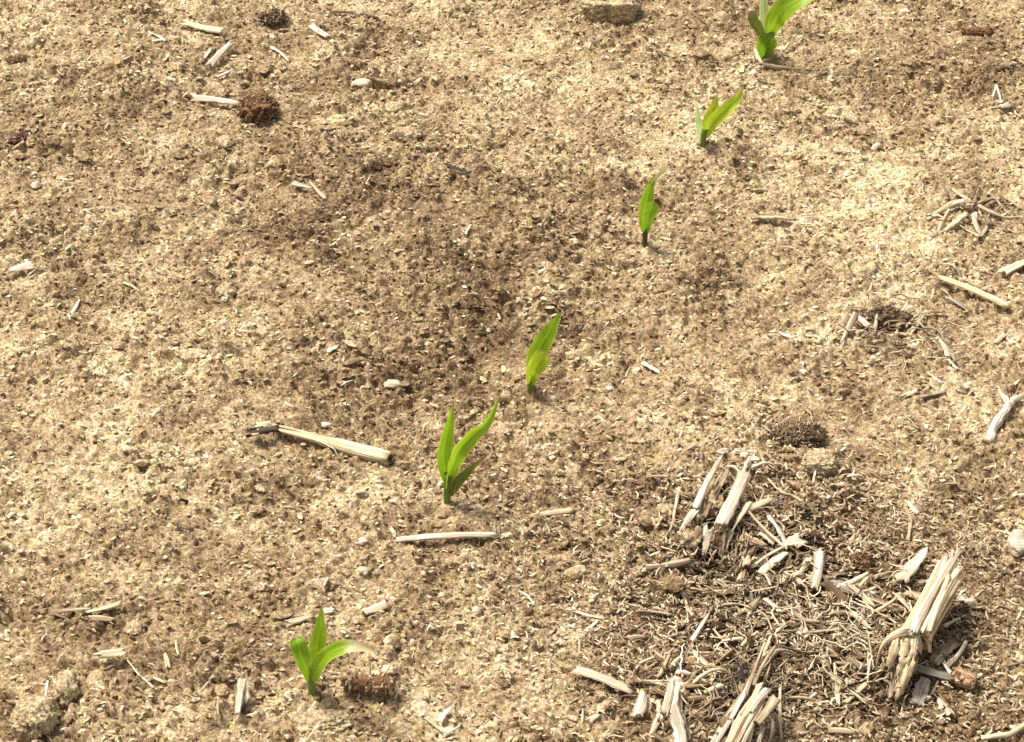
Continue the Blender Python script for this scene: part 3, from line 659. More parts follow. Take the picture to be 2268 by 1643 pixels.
for pts in ([(845, 1500, 11), (860, 1478, 14), (868, 1466, 10)], [(872, 1508, 10), (880, 1530, 6), (874, 1548, 2)], [(790, 1500, 11), (782, 1485, 13), (770, 1480, 9)], [(820, 1502, 12), (818, 1470, 20), (816, 1448, 26)]):
    root('chaff_strand', pts, 6, 'cream', parent=e)
for q in ((862, 1495, 30, 18), (835, 1500, 20, 12)): lump('chaff', *q, 'cream', parent=e, sink=-.6, amp=.6, sub=3)
cob(2108, 1494, 2160, 1512, 54, 'peach', ['peach', 'peach', 'rust', 'tan'], 'orange-tan cob end lying beside the stout cream stump', 5, 12, 7)
cob(1632, 1470, 1650, 1524, 48, 'dark', ['grey', 'dark', 'brown', 'dark'], 'dark grey grooved cob leaning on the shredded stalk', 6, 12, 9)
cob(2128, 68, 2196, 70, 26, 'rust', ['rust', 'rust', 'brown'], 'small rusty brown cob fragment sunk in soil far from the seedling row', 7, 12, 2)

def bristles(parent, px, py, rx, ry, n, mat, seed, l=(.0015, .0055), hh=.012):
    R = random.Random(seed); c = G(px, py); pm = ppm(c.y); V_, F, uv = [], [], []; c0 = parent.location.copy()
    for _ in range(n):
        a = R.uniform(0, 6.283); q = math.sqrt(R.random()); x = c.x + math.cos(a) * q * rx / pm; y = c.y + math.sin(a) * q * ry / pm / .75
        z = smooth_h(x, y) + hh * math.sqrt(max(0, 1 - q * q)) * R.uniform(.75, 1.02); d = Vector((math.cos(a) * q * .5 + R.gauss(0, 1), math.sin(a) * q * .5 + R.gauss(0, 1), .25 * (1 - q) + R.gauss(0, .35))).normalized() * R.uniform(*l)
        p = Vector((x, y, z)); s = d.cross(Vector((R.random(), R.random(), 1))).normalized() * R.uniform(.0004, .0010); u = d.cross(s).normalized() * .0005
        i = len(V_); mid = p + d * .5 + Vector((0, 0, R.uniform(-.001, .001)))
        V_ += [p + s - c0, p - s - c0, p + u - c0, mid + s - c0, mid - s - c0, mid + u - c0, p + d - c0]
        uv += [(0, 0), (0, .001), (0, .002), (.003, 0), (.003, .001), (.003, .002), (.006, .001)]
        F += [(i, i + 1, i + 4, i + 3), (i + 1, i + 2, i + 5, i + 4), (i + 2, i, i + 3, i + 5), (i + 3, i + 4, i + 6), (i + 4, i + 5, i + 6), (i + 5, i + 3, i + 6)]
    o = link('fibres', mesh_from('fibres', V_, F, uv, mat), parent, Matrix.Translation(c0)); o['kind'] = 'stuff'; return o
def fibrous(px, py, w, h, mat, fm, label, seed, n=260, fm2=None, cat='root ball'):
    c = G(px, py); e = thing('root_ball', c, label, cat); lump('soil_core', px, py, w * .85, h * .95, mat, parent=e, sink=.2, amp=.35, fine=.45)
    r = min(w * .85, h * .95 / .8) / 2 / ppm(c.y) * .7 * 1.72
    bristles(e, px, py, w * .5, h * .5, n, fm, seed, hh=r); bristles(e, px, py, w * .5, h * .5, n // 2, fm2 or 'cream', seed + 1, hh=r); bristles(e, px, py, w * .6, h * .6, n // 6, 'cream', seed + 2, hh=r); return e
fibrous(1768, 976, 112, 62, 'darksoil', 'tan', 'dark brown bristly root ball next to a flat pale clod', 51, 700, 'brown')
fibrous(572, 250, 86, 74, 'redsoil', 'brown', 'reddish brown root ball touching the end of a white stick', 61, 160, 'tan')
fibrous(1902, 1254, 62, 34, 'rust', 'rust', 'rusty brown nest of fibres beside the grey plank among the litter', 71, 220, 'brown')
e = fibrous(1962, 712, 110, 40, 'darksoil', 'tan', 'low tangle of brown curled roots below the long pale stick', 81, 260, 'brown')
RT = random.Random(8)
for k in range(22):
    cx0, cy0 = RT.gauss(1975, 45), RT.gauss(712, 16); a0 = RT.uniform(0, 6.28); rr = RT.uniform(10, 26)
    root('curled_root', [(cx0 + rr * math.cos(a0 + q * .9), cy0 + .6 * rr * math.sin(a0 + q * .9), RT.uniform(3, 9)) for q in range(4)], RT.uniform(4, 8), RT.choice(['cream', 'tan', 'tan', 'brown']), parent=e, wig=.3, n=10)
fibrous(605, 45, 62, 34, 'darksoil', 'tan', 'dark hollow clod with ragged edge near two parallel pale splinters', 91, 160, 'brown', 'clod')
fibrous(45, 312, 50, 26, 'red', 'red', 'small rust-coloured shred clump in bare soil', 95, 100, 'brown')

for (px, py, w, h, lab, kw) in [
    (1346, 26, 150, 84, 'large block of crusted soil with a shadowed undercut edge', dict(sink=.36, tall=.75, blocky=.55, amp=.14, fine=.06)),
    (78, 1610, 98, 84, 'big rounded soil clod beside a dark crack', dict(sink=.16, tall=.8, blocky=.35, amp=.2, fine=.06)),
    (148, 1535, 56, 66, 'upright brown soil clod with a white splinter next to it', dict(sink=.2, tall=1.0, amp=.3, fine=.12)),
    (1815, 1030, 78, 56, 'flat pale clod beside the dark bristly root ball', dict(sink=.25, tall=.55, blocky=.4, amp=.15, fine=.04)),
    (700, 1600, 150, 60, 'low broad soil clod behind the split white shell', dict(sink=.6, tall=.6, blocky=.3, amp=.25, fine=.1)),
    (900, 300, 66, 34, 'pale smooth clod in the middle of bare crumbly soil', dict(sink=.45, tall=.7)),
    (1110, 955, 60, 44, 'pinkish flat clod just past the folded leaf of the tallest seedling', dict(sink=.55, tall=.5, blocky=.4)),
    (500, 318, 40, 30, 'small round yellowish clod below the reddish root ball', dict(sink=.35)),
    (1540, 850, 54, 36, 'rounded grey-brown clod alone on smooth pale soil', dict(sink=.45, tall=.7)),
    (1690, 118, 46, 28, 'soil clod heaped against the foot of the stout seedling', dict(sink=.6)),
    (1612, 128, 46, 32, 'lumpy pale clod next to the crusted soil block', dict(sink=.4)),
    (590, 740, 40, 30, 'pale crumb-topped clod in the dark soil band', dict(sink=.4)),
    (500, 648, 44, 26, 'clod beside a dark soil hollow with white specks', dict(sink=.45)),
    (1480, 1130, 50, 34, 'soil clod at the edge of the litter below the tan twig', dict(sink=.5)),
    (300, 1395, 46, 32, 'flaked clod among curled husks', dict(sink=.4, blocky=.3)),
    (235, 1460, 60, 30, 'clod capped by a pale flake beside a thin bent stem', dict(sink=.4)),
    (215, 1510, 40, 50, 'pale upright clod between the brown clod and the bent stem', dict(sink=.45)),
]:
    kw['fine'] = max(.14, kw.get('fine', .14)) * 1.3
    lump('soil_clod', px, py, w, h, 'clod', lab, 'clod', sub=5 if w > 60 else 4, **kw)
for (px, py, w, h, mt, lab) in [
    (2252, 1206, 44, 62, 'stone', 'large pale stone on bare soil beyond the stout cream stump'),
    (1056, 1354, 22, 18, 'stone', 'white pebble on pale soil near two tan chips'),
    (806, 1267, 26, 18, 'stone', 'white pebble close behind a seedling and its cob'),
    (803, 1200, 22, 16, 'stone', 'roundish cream pebble next to the long white splinter'),
    (350, 910, 14, 12, 'stone', 'tiny white pebble on smooth pale soil by the broken stalk'),
    (80, 413, 22, 18, 'stone', 'pale round pebble in crumbly soil, larger of two'),
    (76, 352, 12, 12, 'stone', 'tiny bright pebble in crumbly soil, smaller of two'),
    (803, 187, 46, 20, 'stone', 'crumbly white lump in bare soil'),
    (868, 852, 40, 18, 'stone', 'flat yellowish-white crumb patch on soil beyond the broken stalk'),
    (722, 942, 24, 12, 'stone', 'small white chip of stone above the broken stalk'),
    (1083, 733, 12, 11, 'stone', 'tiny white grain near the upright-leaved seedling'),
    (1350, 862, 20, 14, 'stone', 'pale grain on smooth soil beyond the seedling with rounded leaf'),
    (2052, 578, 20, 14, 'stone', 'white pebble by the radiating roots'),
    (2003, 28, 24, 12, 'stone', 'white pebble beyond the stout seedling'),
    (1225, 885, 14, 18, 'stone', 'small white fleck at the foot of a seedling'),
    (497, 665, 16, 14, 'stone', 'grey-white pebble in the dark soil hollow'),
]:
    lump('pebble', px, py, w, h, mt, lab, 'pebble', sink=.3, sub=3, amp=.35, fine=.05)

for st, args in ((bpy.data.objects['corn_stump'], [(1585, 1190, 110, 90, 130, 'tan', 311, (.006, .02), .010), (1570, 1140, 70, 70, 60, 'cream', 312, (.006, .018), .014)]),
                 (bpy.data.objects['corn_stump.001'], [(1985, 1490, 55, 60, 90, 'brown', 313, (.005, .016), .010), (2075, 1400, 60, 70, 60, 'tan', 314, (.006, .02), .008)]),
                 (bpy.data.objects['corn_stump.002'], [(1655, 1560, 90, 90, 150, 'tan', 315, (.006, .024), .014), (1690, 1500, 60, 60, 60, 'cream', 316, (.006, .02), .012)])):
    for ar in args: bristles(st, *ar)
# ================================================================== LOOSE PIECES, one by one
T = lambda *a, **k: stick('stalk_splinter', *a, **k)
Cp = lambda *a, **k: stick('stalk_chip', *a, **k)
T(874, 1198, 1095, 1186, 15, 'white', 'long thin white splinter lying in front of the tallest seedling', 'splinter', la=2, lb=3, curl=.6, bend=.0, taper=(1.15, .8))
T(1180, 1144, 1266, 1130, 16, 'tan', 'short tan twig next to the long thin white splinter', 'splinter', la=0, lb=1)
T(430, 220, 527, 232, 15, 'white', 'straight white stick with its end against the reddish root ball', 'splinter', la=3, lb=4, taper=(.7, 1.1))
T(410, 54, 497, 73, 19, 'yellow', 'curved yellow splinter with rusty shadow edge', 'splinter', la=3, lb=3, bend=-.03, curl=.8)
T(466, 146, 512, 100, 20, 'white', 'thicker of two parallel pale splinters', 'splinter', la=3, lb=5, curl=.8)
T(449, 136, 466, 110, 12, 'cream', 'thinner of two parallel pale splinters', 'splinter', la=2, lb=3)
Cp(480, 172, 508, 160, 13, 'white', 'small white flake below the two parallel splinters', 'chip')
T(728, 28, 832, 40, 8, 'dark', 'thin dark twig on pale soil', 'twig', la=1, lb=2)
T(690, 60, 728, 84, 15, 'white', 'short grey-white splinter near the thin dark twig', 'splinter', la=2, lb=2)
T(603, 108, 638, 136, 13, 'cream', 'short cream splinter between the reddish root ball and the dark twig', 'splinter')
Cp(335, 74, 368, 92, 9, 'white', 'thin white chip lying just above a broader flake', 'chip')
Cp(340, 92, 362, 90, 12, 'white', 'broad white flake touching a thin white chip', 'chip')
T(362, 135, 384, 108, 7, 'cream', 'slim cream sliver near the broad white flake', 'splinter')
Cp(366, 172, 390, 182, 11, 'cream', 'small cream flake above a mound of crumbs', 'chip')
T(20, 604, 78, 590, 17, 'white', 'chunky white stick with a thin forked end on bare soil', 'splinter', la=3, lb=3)
T(60, 612, 92, 585, 5, 'tan', 'thin tan sliver crossing the end of the chunky white stick', 'splinter', la=3, lb=5)
Cp(158, 694, 174, 668, 13, 'white', 'leaf-shaped white chip alone on bare soil', 'chip', taper=(.7, .7))
T(655, 410, 690, 418, 12, 'white', 'upper white fragment of a split piece', 'splinter', la=4, lb=4)
T(686, 404, 722, 442, 10, 'white', 'lower slanting white fragment of a split piece', 'splinter', la=4, lb=2)
T(1675, 484, 1756, 490, 18, 'tan', 'shallow trough-shaped tan husk between the seedlings and the radiating roots', 'husk', la=2, lb=2, curl=.9, roll=math.pi, bend=-.06)
T(2085, 618, 2232, 682, 16, 'yellow', 'long straight pale yellow stick pointing at the brown root tangle', 'stick', la=4, lb=3, curl=.8, taper=(.8, 1.1))
T(2176, 641, 2216, 628, 8, 'cream', 'thin cream sliver leaning on the long yellow stick', 'splinter', la=5, lb=3)
T(2222, 606, 2290, 572, 22, 'cream', 'thick frayed cream stalk beyond the long yellow stick', 'splinter', la=3, lb=5)
T(1890, 698, 1922, 724, 15, 'white', 'stubby white stick lying on the brown root tangle', 'splinter', la=6, lb=5)
T(2072, 745, 2100, 790, 13, 'white', 'white splinter slanting away from the brown root tangle', 'splinter', la=3, lb=3)
T(2098, 796, 2122, 820, 11, 'white', 'small white splinter in line with the slanting one by the root tangle', 'splinter')
T(1726, 738, 1772, 756, 10, 'white', 'ragged white shred on dark soil', 'splinter', la=2, lb=2)
Cp(1424, 806, 1460, 826, 12, 'cream', 'flat cream chip to the open side of a seedling with rounded leaf', 'chip')
Cp(1545, 320, 1570, 310, 9, 'tan', 'tan chip at the foot of the seedling with spreading yellowish leaves', 'chip')
Cp(1812, 480, 1850, 500, 11, 'cream', 'cream chip near the trough-shaped husk', 'chip')
Cp(2000, 880, 2030, 868, 16, 'cream', 'pale angular chip beside a slim tan sliver', 'chip')
T(2030, 882, 2095, 868, 10, 'tan', 'slim tan sliver beside a pale angular chip', 'splinter')
T(2060, 830, 2085, 850, 12, 'white', 'short white sliver above the slim tan sliver', 'splinter')
Cp(2205, 760, 2225, 742, 14, 'cream', 'cream flake below the long yellow stick', 'chip')
T(1276, 1487, 1396, 1534, 21, 'white', 'straight white stick at the edge of the litter by the pale square board', 'stick', la=4, lb=4, curl=.7, taper=(1.1, .85))
Cp(1424, 1536, 1410, 1588, 30, 'white', 'pale square board end at the tip of a straight white stick', 'chip', la=7, lb=5, curl=.5, jag=.15, tall=True)
Cp(1444, 1545, 1432, 1580, 16, 'cream', 'narrow cream chip between the pale square board and the root clump', 'chip', la=3, lb=2)
Cp(1302, 1600, 1325, 1585, 14, 'white', 'loose white flake on bare soil beside the litter', 'chip')
Cp(2048, 1222, 1992, 1290, 33, 'white', 'broad pale board propped beside the stout cream stump', 'chip', la=9, lb=7, curl=.35, jag=.3, tall=True, m=7)
Cp(2112, 1424, 2068, 1470, 34, 'tan', 'broad tan board lying between stout stump and cob end', 'chip', la=2, lb=2, curl=.3, jag=.15)
T(2140, 1418, 2094, 1476, 13, 'white', 'narrow white stick lying along the broad tan board', 'stick', la=5, lb=6, tall=True)
T(2092, 1470, 2106, 1492, 13, 'white', 'short white stub touching the orange-tan cob end', 'stick', la=9, lb=9, tall=True)
T(2016, 1478, 2112, 1506, 24, 'grey', 'grey-brown weathered stick joining the stout stump to the cob end', 'stick', la=6, lb=5, curl=.9)
Cp(2050, 1506, 2030, 1562, 46, 'grey', 'grey flat board in front of the stout cream stump', 'chip', la=6, lb=2, curl=.12, jag=.1, m=7)
Cp(2078, 1508, 2062, 1540, 12, 'grey', 'narrow grey slat next to the grey flat board', 'chip', la=4, lb=2)
Cp(2082, 1562, 2108, 1590, 24, 'cream', 'cream chip on bare soil in front of the grey flat board', 'chip', la=2, lb=2)
T(2066, 1562, 2098, 1600, 8, 'white', 'white sliver along the cream chip near the grey flat board', 'splinter')
T(1848, 1470, 1857, 1562, 13, 'cream', 'longer upright-lying stick of a close pair in the litter', 'stick', la=4, lb=3, tall=True)
T(1830, 1460, 1845, 1528, 10, 'tan', 'shorter stick of a close pair in the litter', 'stick', la=4, lb=3, tall=True)
T(1918, 1513, 1870, 1558, 16, 'cream', 'slanting cream chip beside a close pair of sticks', 'chip', la=3, lb=2)
Cp(1824, 1290, 1908, 1314, 34, 'grey', 'broad grey weathered plank in the middle of the litter', 'plank', la=3, lb=3, curl=.25, jag=.2, m=7)
Cp(1813, 1222, 1802, 1304, 28, 'white', 'mottled white stalk fragment standing in the litter by the grey plank', 'chip', la=8, lb=5, curl=.7, tall=True, jag=.5)
T(2016, 1146, 2010, 1198, 11, 'cream', 'upright-lying cream splinter on the soil beyond the litter', 'splinter', la=2, lb=2)
T(2010, 1111, 2032, 1138, 12, 'white', 'stubby white splinter just beyond an upright-lying cream one', 'splinter', la=3, lb=2)
Cp(1986, 1322, 2016, 1354, 15, 'cream', 'pale pointed chip between grey plank and stout stump', 'chip', la=5, lb=4)
T(1924, 1326, 1984, 1354, 15, 'tan', 'tan leaf-shaped husk strip between grey plank and stout stump', 'husk', la=4, lb=3)
T(1888, 1360, 1926, 1394, 12, 'cream', 'cream splinter in the litter below the tan husk strip', 'splinter', la=4, lb=3)
Cp(1768, 1400, 1792, 1410, 22, 'white', 'squarish white flake in the dark litter', 'chip', la=4, lb=4, jag=.1)
T(1654, 1128, 1740, 1214, 9, 'cream', 'long cream splinter fallen from the white-stripped stump, crossing a second one', 'splinter', la=14, lb=7, tall=True)
T(1702, 1145, 1742, 1214, 14, 'white', 'broader white splinter crossing the long cream one', 'splinter', la=9, lb=9, tall=True)
Cp(1736, 1206, 1772, 1200, 26, 'cream', 'fan-shaped cream chip at the tips of two crossing splinters', 'chip', la=6, lb=5, taper=(.5, 1.3))
T(1732, 1213, 1666, 1256, 9, 'cream', 'thin cream splinter lying along a broad yellow chip', 'splinter', la=6, lb=5)
Cp(1738, 1226, 1684, 1272, 20, 'yellow', 'broad yellow chip with a thin splinter along it', 'chip', la=5, lb=4, jag=.2, curl=.4)
Cp(1758, 1216, 1788, 1240, 13, 'tan', 'tan chip between the fan-shaped chip and the mottled fragment', 'chip', la=4, lb=4)
Cp(1750, 1222, 1744, 1252, 12, 'tan', 'short tan chip hanging below the fan-shaped chip', 'chip', la=4, lb=2)
Cp(1792, 1240, 1768, 1276, 14, 'cream', 'cream chip leaning toward the mottled white fragment', 'chip', la=5, lb=3)
T(1730, 1288, 1768, 1270, 10, 'cream', 'cream sliver at the foot of the mottled white fragment', 'splinter', la=3, lb=4)
Cp(1684, 1180, 1718, 1206, 20, 'cream', 'curved cream board behind the thin splinter, near a rolled husk', 'chip', la=5, lb=4, curl=.6)
Cp(1648, 1196, 1690, 1212, 30, 'tan', 'rolled tan husk open at one end beside the white-stripped stump', 'husk', la=3, lb=3, curl=1.5)
Cp(1586, 1280, 1620, 1312, 20, 'cream', 'leaf-shaped cream chip in front of the dark hollow', 'chip', la=2, lb=1, taper=(.7, .8))
T(1556, 1270, 1612, 1274, 8, 'olive', 'olive green stem lying under the white-stripped stump', 'stem', la=1, lb=1)
T(1508, 1308, 1524, 1356, 9, 'cream', 'cream splinter standing alone in front of the litter', 'splinter', la=3, lb=1)
T(1346, 1245, 1378, 1268, 8, 'tan', 'tan sliver on soil between the seedling row and the litter', 'splinter')
T(1350, 1252, 1372, 1290, 6, 'tan', 'thin tan straw leaning below the tan sliver', 'splinter')
T(1340, 1370, 1275, 1355, 10, 'cream', 'pale cream sliver pointing at the litter from the bare soil', 'splinter')
T(1296, 1400, 1325, 1374, 9, 'cream', 'small cream splinter above the straight white stick', 'splinter')
Cp(806, 1358, 856, 1340, 18, 'cream', 'oblong cream chip beyond the seedling with the drooping leaf', 'chip', la=2, lb=3, jag=.1)
T(636, 1382, 692, 1364, 15, 'cream', 'cream chip lying behind the leaves of the seedling with the drooping leaf', 'chip', la=1, lb=1)
T(592, 1388, 662, 1366, 6, 'tan', 'thin tan straw behind the seedling with the drooping leaf', 'splinter', la=1, lb=1)
Cp(718, 1356, 740, 1352, 14, 'white', 'white flake behind the upright leaf of the seedling with the drooping leaf', 'chip', la=2, lb=2)
T(704, 1282, 718, 1310, 11, 'cream', 'forked cream fragment on soil behind the seedling with the drooping leaf', 'splinter', la=4, lb=3)
T(726, 1280, 714, 1302, 7, 'cream', 'small prong leaning on the forked cream fragment', 'splinter', la=4, lb=3)
T(700, 1288, 722, 1318, 6, 'white', 'tiny white straw by the forked cream fragment', 'splinter')
e = thing('seed_shell', G(535, 1550), 'split white shell with dark inside, standing in front of the soil clods', 'husk')
stick('shell_half', 536, 1514, 526, 1586, 26, 'white', parent=e, la=9, lb=5, curl=1.1, tall=True, jag=.2)
stick('shell_half', 548, 1520, 550, 1556, 16, 'cream', parent=e, la=8, lb=4, curl=.8, tall=True)
stick('shell_shade', 541, 1535, 534, 1590, 20, 'dark', parent=e, la=1, lb=0, curl=.5, tall=True)  # dark strip stands in for the shade beside and below the shell
T(536, 1586, 570, 1578, 6, 'cream', 'thin straw lying across the foot of the split white shell', 'splinter')
T(106, 1506, 98, 1560, 11, 'white', 'white splinter standing beside the upright brown clod', 'splinter', la=10, lb=8, tall=True)
T(282, 1462, 310, 1498, 6, 'cream', 'upper half of a thin bent straw by a capped clod', 'straw', la=5, lb=4)
T(308, 1496, 340, 1524, 6, 'cream', 'lower half of a thin bent straw by a capped clod', 'straw', la=4, lb=2)
T(338, 1500, 365, 1512, 9, 'cream', 'short cream straw beside the thin bent straw', 'splinter')
Cp(218, 1452, 278, 1446, 20, 'cream', 'ragged pale flake capping a soil clod', 'chip', la=9, lb=8, jag=.6)
T(118, 1360, 195, 1352, 15, 'tan', 'dark-edged tan husk lying end to end with a curled one', 'husk', la=2, lb=3, curl=1.0)
T(196, 1356, 268, 1338, 13, 'cream', 'curled cream husk with an upturned tip', 'husk', la=3, lb=6, curl=.8, bend=-.08)
T(196, 1372, 250, 1376, 15, 'tan', 'small tan husk tucked below the curled cream husk', 'husk', la=1, lb=1, curl=.9)
Cp(364, 1448, 372, 1478, 15, 'cream', 'upright-lying cream seed flake in dark crumbs', 'chip', la=3, lb=2, taper=(.6, .8))
T(390, 1418, 396, 1450, 6, 'cream', 'slim cream straw above the seed flake', 'straw')
T(974, 1600, 998, 1568, 16, 'white', 'stubby white fragment on soil in front of the row', 'splinter', la=4, lb=3)
T(940, 1590, 990, 1628, 8, 'cream', 'thin pale straw in front of the stubby white fragment', 'straw')
Cp(985, 1624, 1010, 1612, 18, 'white', 'white flake in front of the stubby white fragment', 'chip')
T(680, 1640, 704, 1608, 7, 'cream', 'slanting pale straw in front of the low broad clod', 'straw', la=3, lb=6)
T(272, 625, 308, 646, 6, 'yellow', 'thin yellow straw on bare soil', 'straw')
T(455, 400, 470, 418, 6, 'cream', 'tiny cream straw on the crumbly mound', 'straw')
T(988, 366, 1040, 388, 13, 'dark', 'dark rotten chip in a soil crack', 'chip', la=1, lb=0)
T(1030, 520, 1044, 498, 9, 'cream', 'small cream sliver in smooth dark soil', 'splinter')
Cp(1195, 500, 1206, 486, 11, 'cream', 'tiny cream flake in smooth dark soil', 'chip')
T(806, 425, 822, 385, 5, 'tan', 'thin upright tan straw by the split white piece', 'straw', la=1, lb=8)
T(748, 768, 726, 778, 13, 'white', 'ragged white shred in the dark soil band', 'splinter', la=3, lb=2)
T(1850, 720, 1830, 745, 6, 'tan', 'thin tan straw beside the ragged white shred', 'straw')
T(2196, 215, 2204, 190, 6, 'white', 'one leg of a white forked straw beyond the radiating roots', 'straw', la=4, lb=7)
T(2206, 190, 2216, 225, 9, 'white', 'thicker leg of a white forked straw beyond the radiating roots', 'straw', la=7, lb=3)
Cp(2216, 238, 2240, 232, 14, 'white', 'white flake by the forked straw', 'chip', la=3, lb=3)

# radiating stubble roots on the far side
pc = G(2140, 465); e = thing('stubble_roots', pc, 'spider-like tuft of cream stubble roots radiating on the soil', 'root')
for pts, w, mt in [([(2136, 448, 6), (2110, 452, 6), (2066, 478, 1)], 18, 'cream'), ([(2138, 476, 6), (2118, 490, 5), (2092, 512, 1)], 17, 'cream'), ([(2158, 474, 7), (2160, 495, 6), (2172, 520, 1)], 14, 'white'),
                   ([(2186, 500, 1), (2180, 512, 3), (2172, 522, 2)], 10, 'white'), ([(2110, 420, 1), (2130, 434, 5), (2150, 445, 6)], 9, 'cream'), ([(2165, 455, 6), (2195, 470, 4), (2230, 482, 2), (2267, 480, 1)], 8, 'cream'),
                   ([(2165, 450, 6), (2200, 440, 4), (2220, 460, 2), (2236, 476, 1)], 8, 'tan'), ([(2150, 440, 6), (2160, 420, 8), (2168, 400, 8)], 7, 'brown'), ([(2052, 486, 1), (2075, 478, 2), (2096, 486, 2)], 8, 'cream'),
                   ([(2190, 452, 4), (2225, 440, 2), (2260, 462, 1)], 6, 'tan')]:
    root('root', pts, w, mt, parent=e, taper=.6, wig=.15)
lump('crown', 2145, 458, 36, 26, 'tan', parent=e, sink=.2, amp=.5)
# white forked root
pc = G(2215, 925); e = thing('forked_root', pc, 'bleached white forked root on bare soil beyond the stone', 'root')
root('stem', [(2190, 978, 1), (2200, 945, 4), (2222, 915, 6), (2236, 896, 6)], 24, 'white', parent=e, taper=.7, seg=10, wig=.15)
root('prong', [(2234, 900, 6), (2224, 880, 6), (2212, 864, 3)], 15, 'white', parent=e, taper=.6)
root('prong', [(2230, 900, 6), (2252, 882, 5), (2290, 872, 3)], 16, 'white', parent=e, taper=.7)
root('bent_root', [(2172, 1634, 3), (2205, 1630, 5), (2238, 1624, 5), (2290, 1590, 3)], 14, 'cream', 'smooth cream root bending across bare soil in front of the grey board', 'root', taper=1.1, wig=.05)
root('white_curl', [(1487, 1486, 3), (1492, 1470, 8), (1503, 1458, 6)], 13, 'white', 'bent white root stub near an orange husk bit', 'root', taper=.9)
root('white_curl', [(1506, 1488, 4), (1520, 1490, 8), (1525, 1504, 3)], 11, 'white', 'curled white shred below the orange husk bit', 'root', taper=.8)
lump('husk_bit', 1534, 1466, 40, 18, 'peach', 'small orange husk bit in the litter', 'husk', sink=.25, amp=.4)
root('root_curl', [(1672, 1078, 12), (1690, 1086, 10), (1682, 1112, 5)], 10, 'cream', 'hooked cream root beside the white-stripped stump', 'root')
root('root_curl', [(2098, 1310, 6), (2110, 1330, 5), (2135, 1328, 3), (2160, 1322, 2), (2178, 1302, 1)], 7, 'cream', 'long bent root leaving the shaded side of the stout stump', 'root')
root('root_curl', [(2090, 1388, 5), (2115, 1372, 5), (2140, 1362, 3)], 9, 'cream', 'short cream root at the shaded foot of the stout stump', 'root')
lump('shell', 2148, 1338, 26, 18, 'white', 'white shell fragment beside the shaded side of the stout stump', 'shell', sink=.2, amp=.4)
lump('shell', 2132, 1326, 20, 16, 'cream', 'small cream shell fragment touching a white one by the stump', 'shell', sink=.2, amp=.4)
Cp(2126, 1362, 2140, 1342, 13, 'dark', 'black rotten chip under the shell fragments', 'chip', la=2, lb=3)
Cp(2098, 1372, 2116, 1345, 16, 'dark', 'black rotten sliver along the shaded side of the stout stump', 'chip', la=3, lb=4)
for pts, lab in [([(1592, 1342), (1628, 1336), (1662, 1346), (1693, 1361), (1712, 1400)], 'long arching pale fibre across the dark litter'),
                 ([(1558, 1364), (1590, 1405), (1615, 1436), (1662, 1484)], 'pale fibre slanting down to the shredded stalk'),
                 ([(1734, 1330), (1780, 1370), (1840, 1395), (1905, 1418)], 'thin fibre running from the litter centre toward the stout stump'),
                 ([(1880, 1330), (1930, 1350), (1975, 1372), (2000, 1395)], 'thin curved fibre under the pointed chip by the stout stump'),
                 ([(1722, 1335), (1710, 1360), (1735, 1395)], 'short looped fibre in the litter centre'),
                 ([(2010, 700), (2035, 712), (2050, 735), (2075, 745)], 'curled pale root at the end of the brown root tangle'),
                 ([(1985, 735), (2000, 712), (2022, 706), (2040, 716)], 'looped root on the brown root tangle'),
                 ([(1700, 1060), (1730, 1090), (1760, 1100), (1800, 1130)], 'thin root on the crumbly slope behind the litter'),
                 ([(1800, 1070), (1808, 1040), (1830, 1030)], 'thin stalk near the flat pale clod'),
                 ([(2060, 725), (2080, 735), (2094, 762), (2112, 790)], 'pale root beside the slanting white splinter')]:
    root('root_fibre', pts, 6, random.Random(len(lab)).choice(['cream', 'tan', 'cream']), lab, 'fibre', lift=4, taper=.7, wig=.4)

# ================================================================== LITTER: single chips that only their place tells apart
R = random.Random(77)
CHIP_MESH = []
for i in range(14):
    mt = ['cream', 'tan', 'cream', 'tan', 'tan', 'brown', 'cream', 'grey', 'white', 'tan', 'cream', 'brown', 'brown', 'tan'][i]
    CHIP_MESH.append(mesh_from('chip', *strip_geo(.012, .0026 * R.uniform(.6, 1.5), .0007, R.uniform(.2, 1.0), R.uniform(-.04, .06), R.uniform(-.04, .04), .6, 900 + i, 6, 4, (R.uniform(.4, 1.1), R.uniform(.4, 1.1)), R.uniform(-.5, .5)), mat=mt))
def litter_pt(far_patch=False):
    while True:
        k = R.random()
        if far_patch: return (R.gauss(1985, 75), R.gauss(725, 42)) if k < .6 else (R.gauss(2160, 60), R.gauss(465, 40)) if k < .8 else (R.uniform(1900, 2260), R.uniform(560, 960))
        if k < .62: x, y = R.gauss(1760, 130), R.gauss(1370, 85)
        elif k < .80: x, y = R.gauss(1520, 70), R.gauss(1560, 60)
        elif k < .92: x, y = R.gauss(1950, 60), R.gauss(1480, 80)
        else: x, y = R.gauss(1640, 100), R.gauss(1130, 70)
        if 1380 < x < 2200 and 1000 < y < 1640: return x, y
def whereabouts(x, y):
    spots = [((1985, 725), 'near the brown root tangle'), ((2160, 465), 'near the spider-like stubble roots'), ((1760, 1370), 'in the open litter between the stumps'), ((1500, 1560), 'around the whitened root clump'), ((1960, 1480), 'close to the stout cream stump'), ((1600, 1130), 'around the white-stripped stump')]
    return min(spots, key=lambda q: math.hypot(q[0][0] - x, (q[0][1] - y) * 1.4))[1]
COLOUR = {'bleached stalk': 'white', 'cream straw': 'cream', 'tan straw': 'tan', 'brown straw': 'brown', 'grey weathered wood': 'grey'}
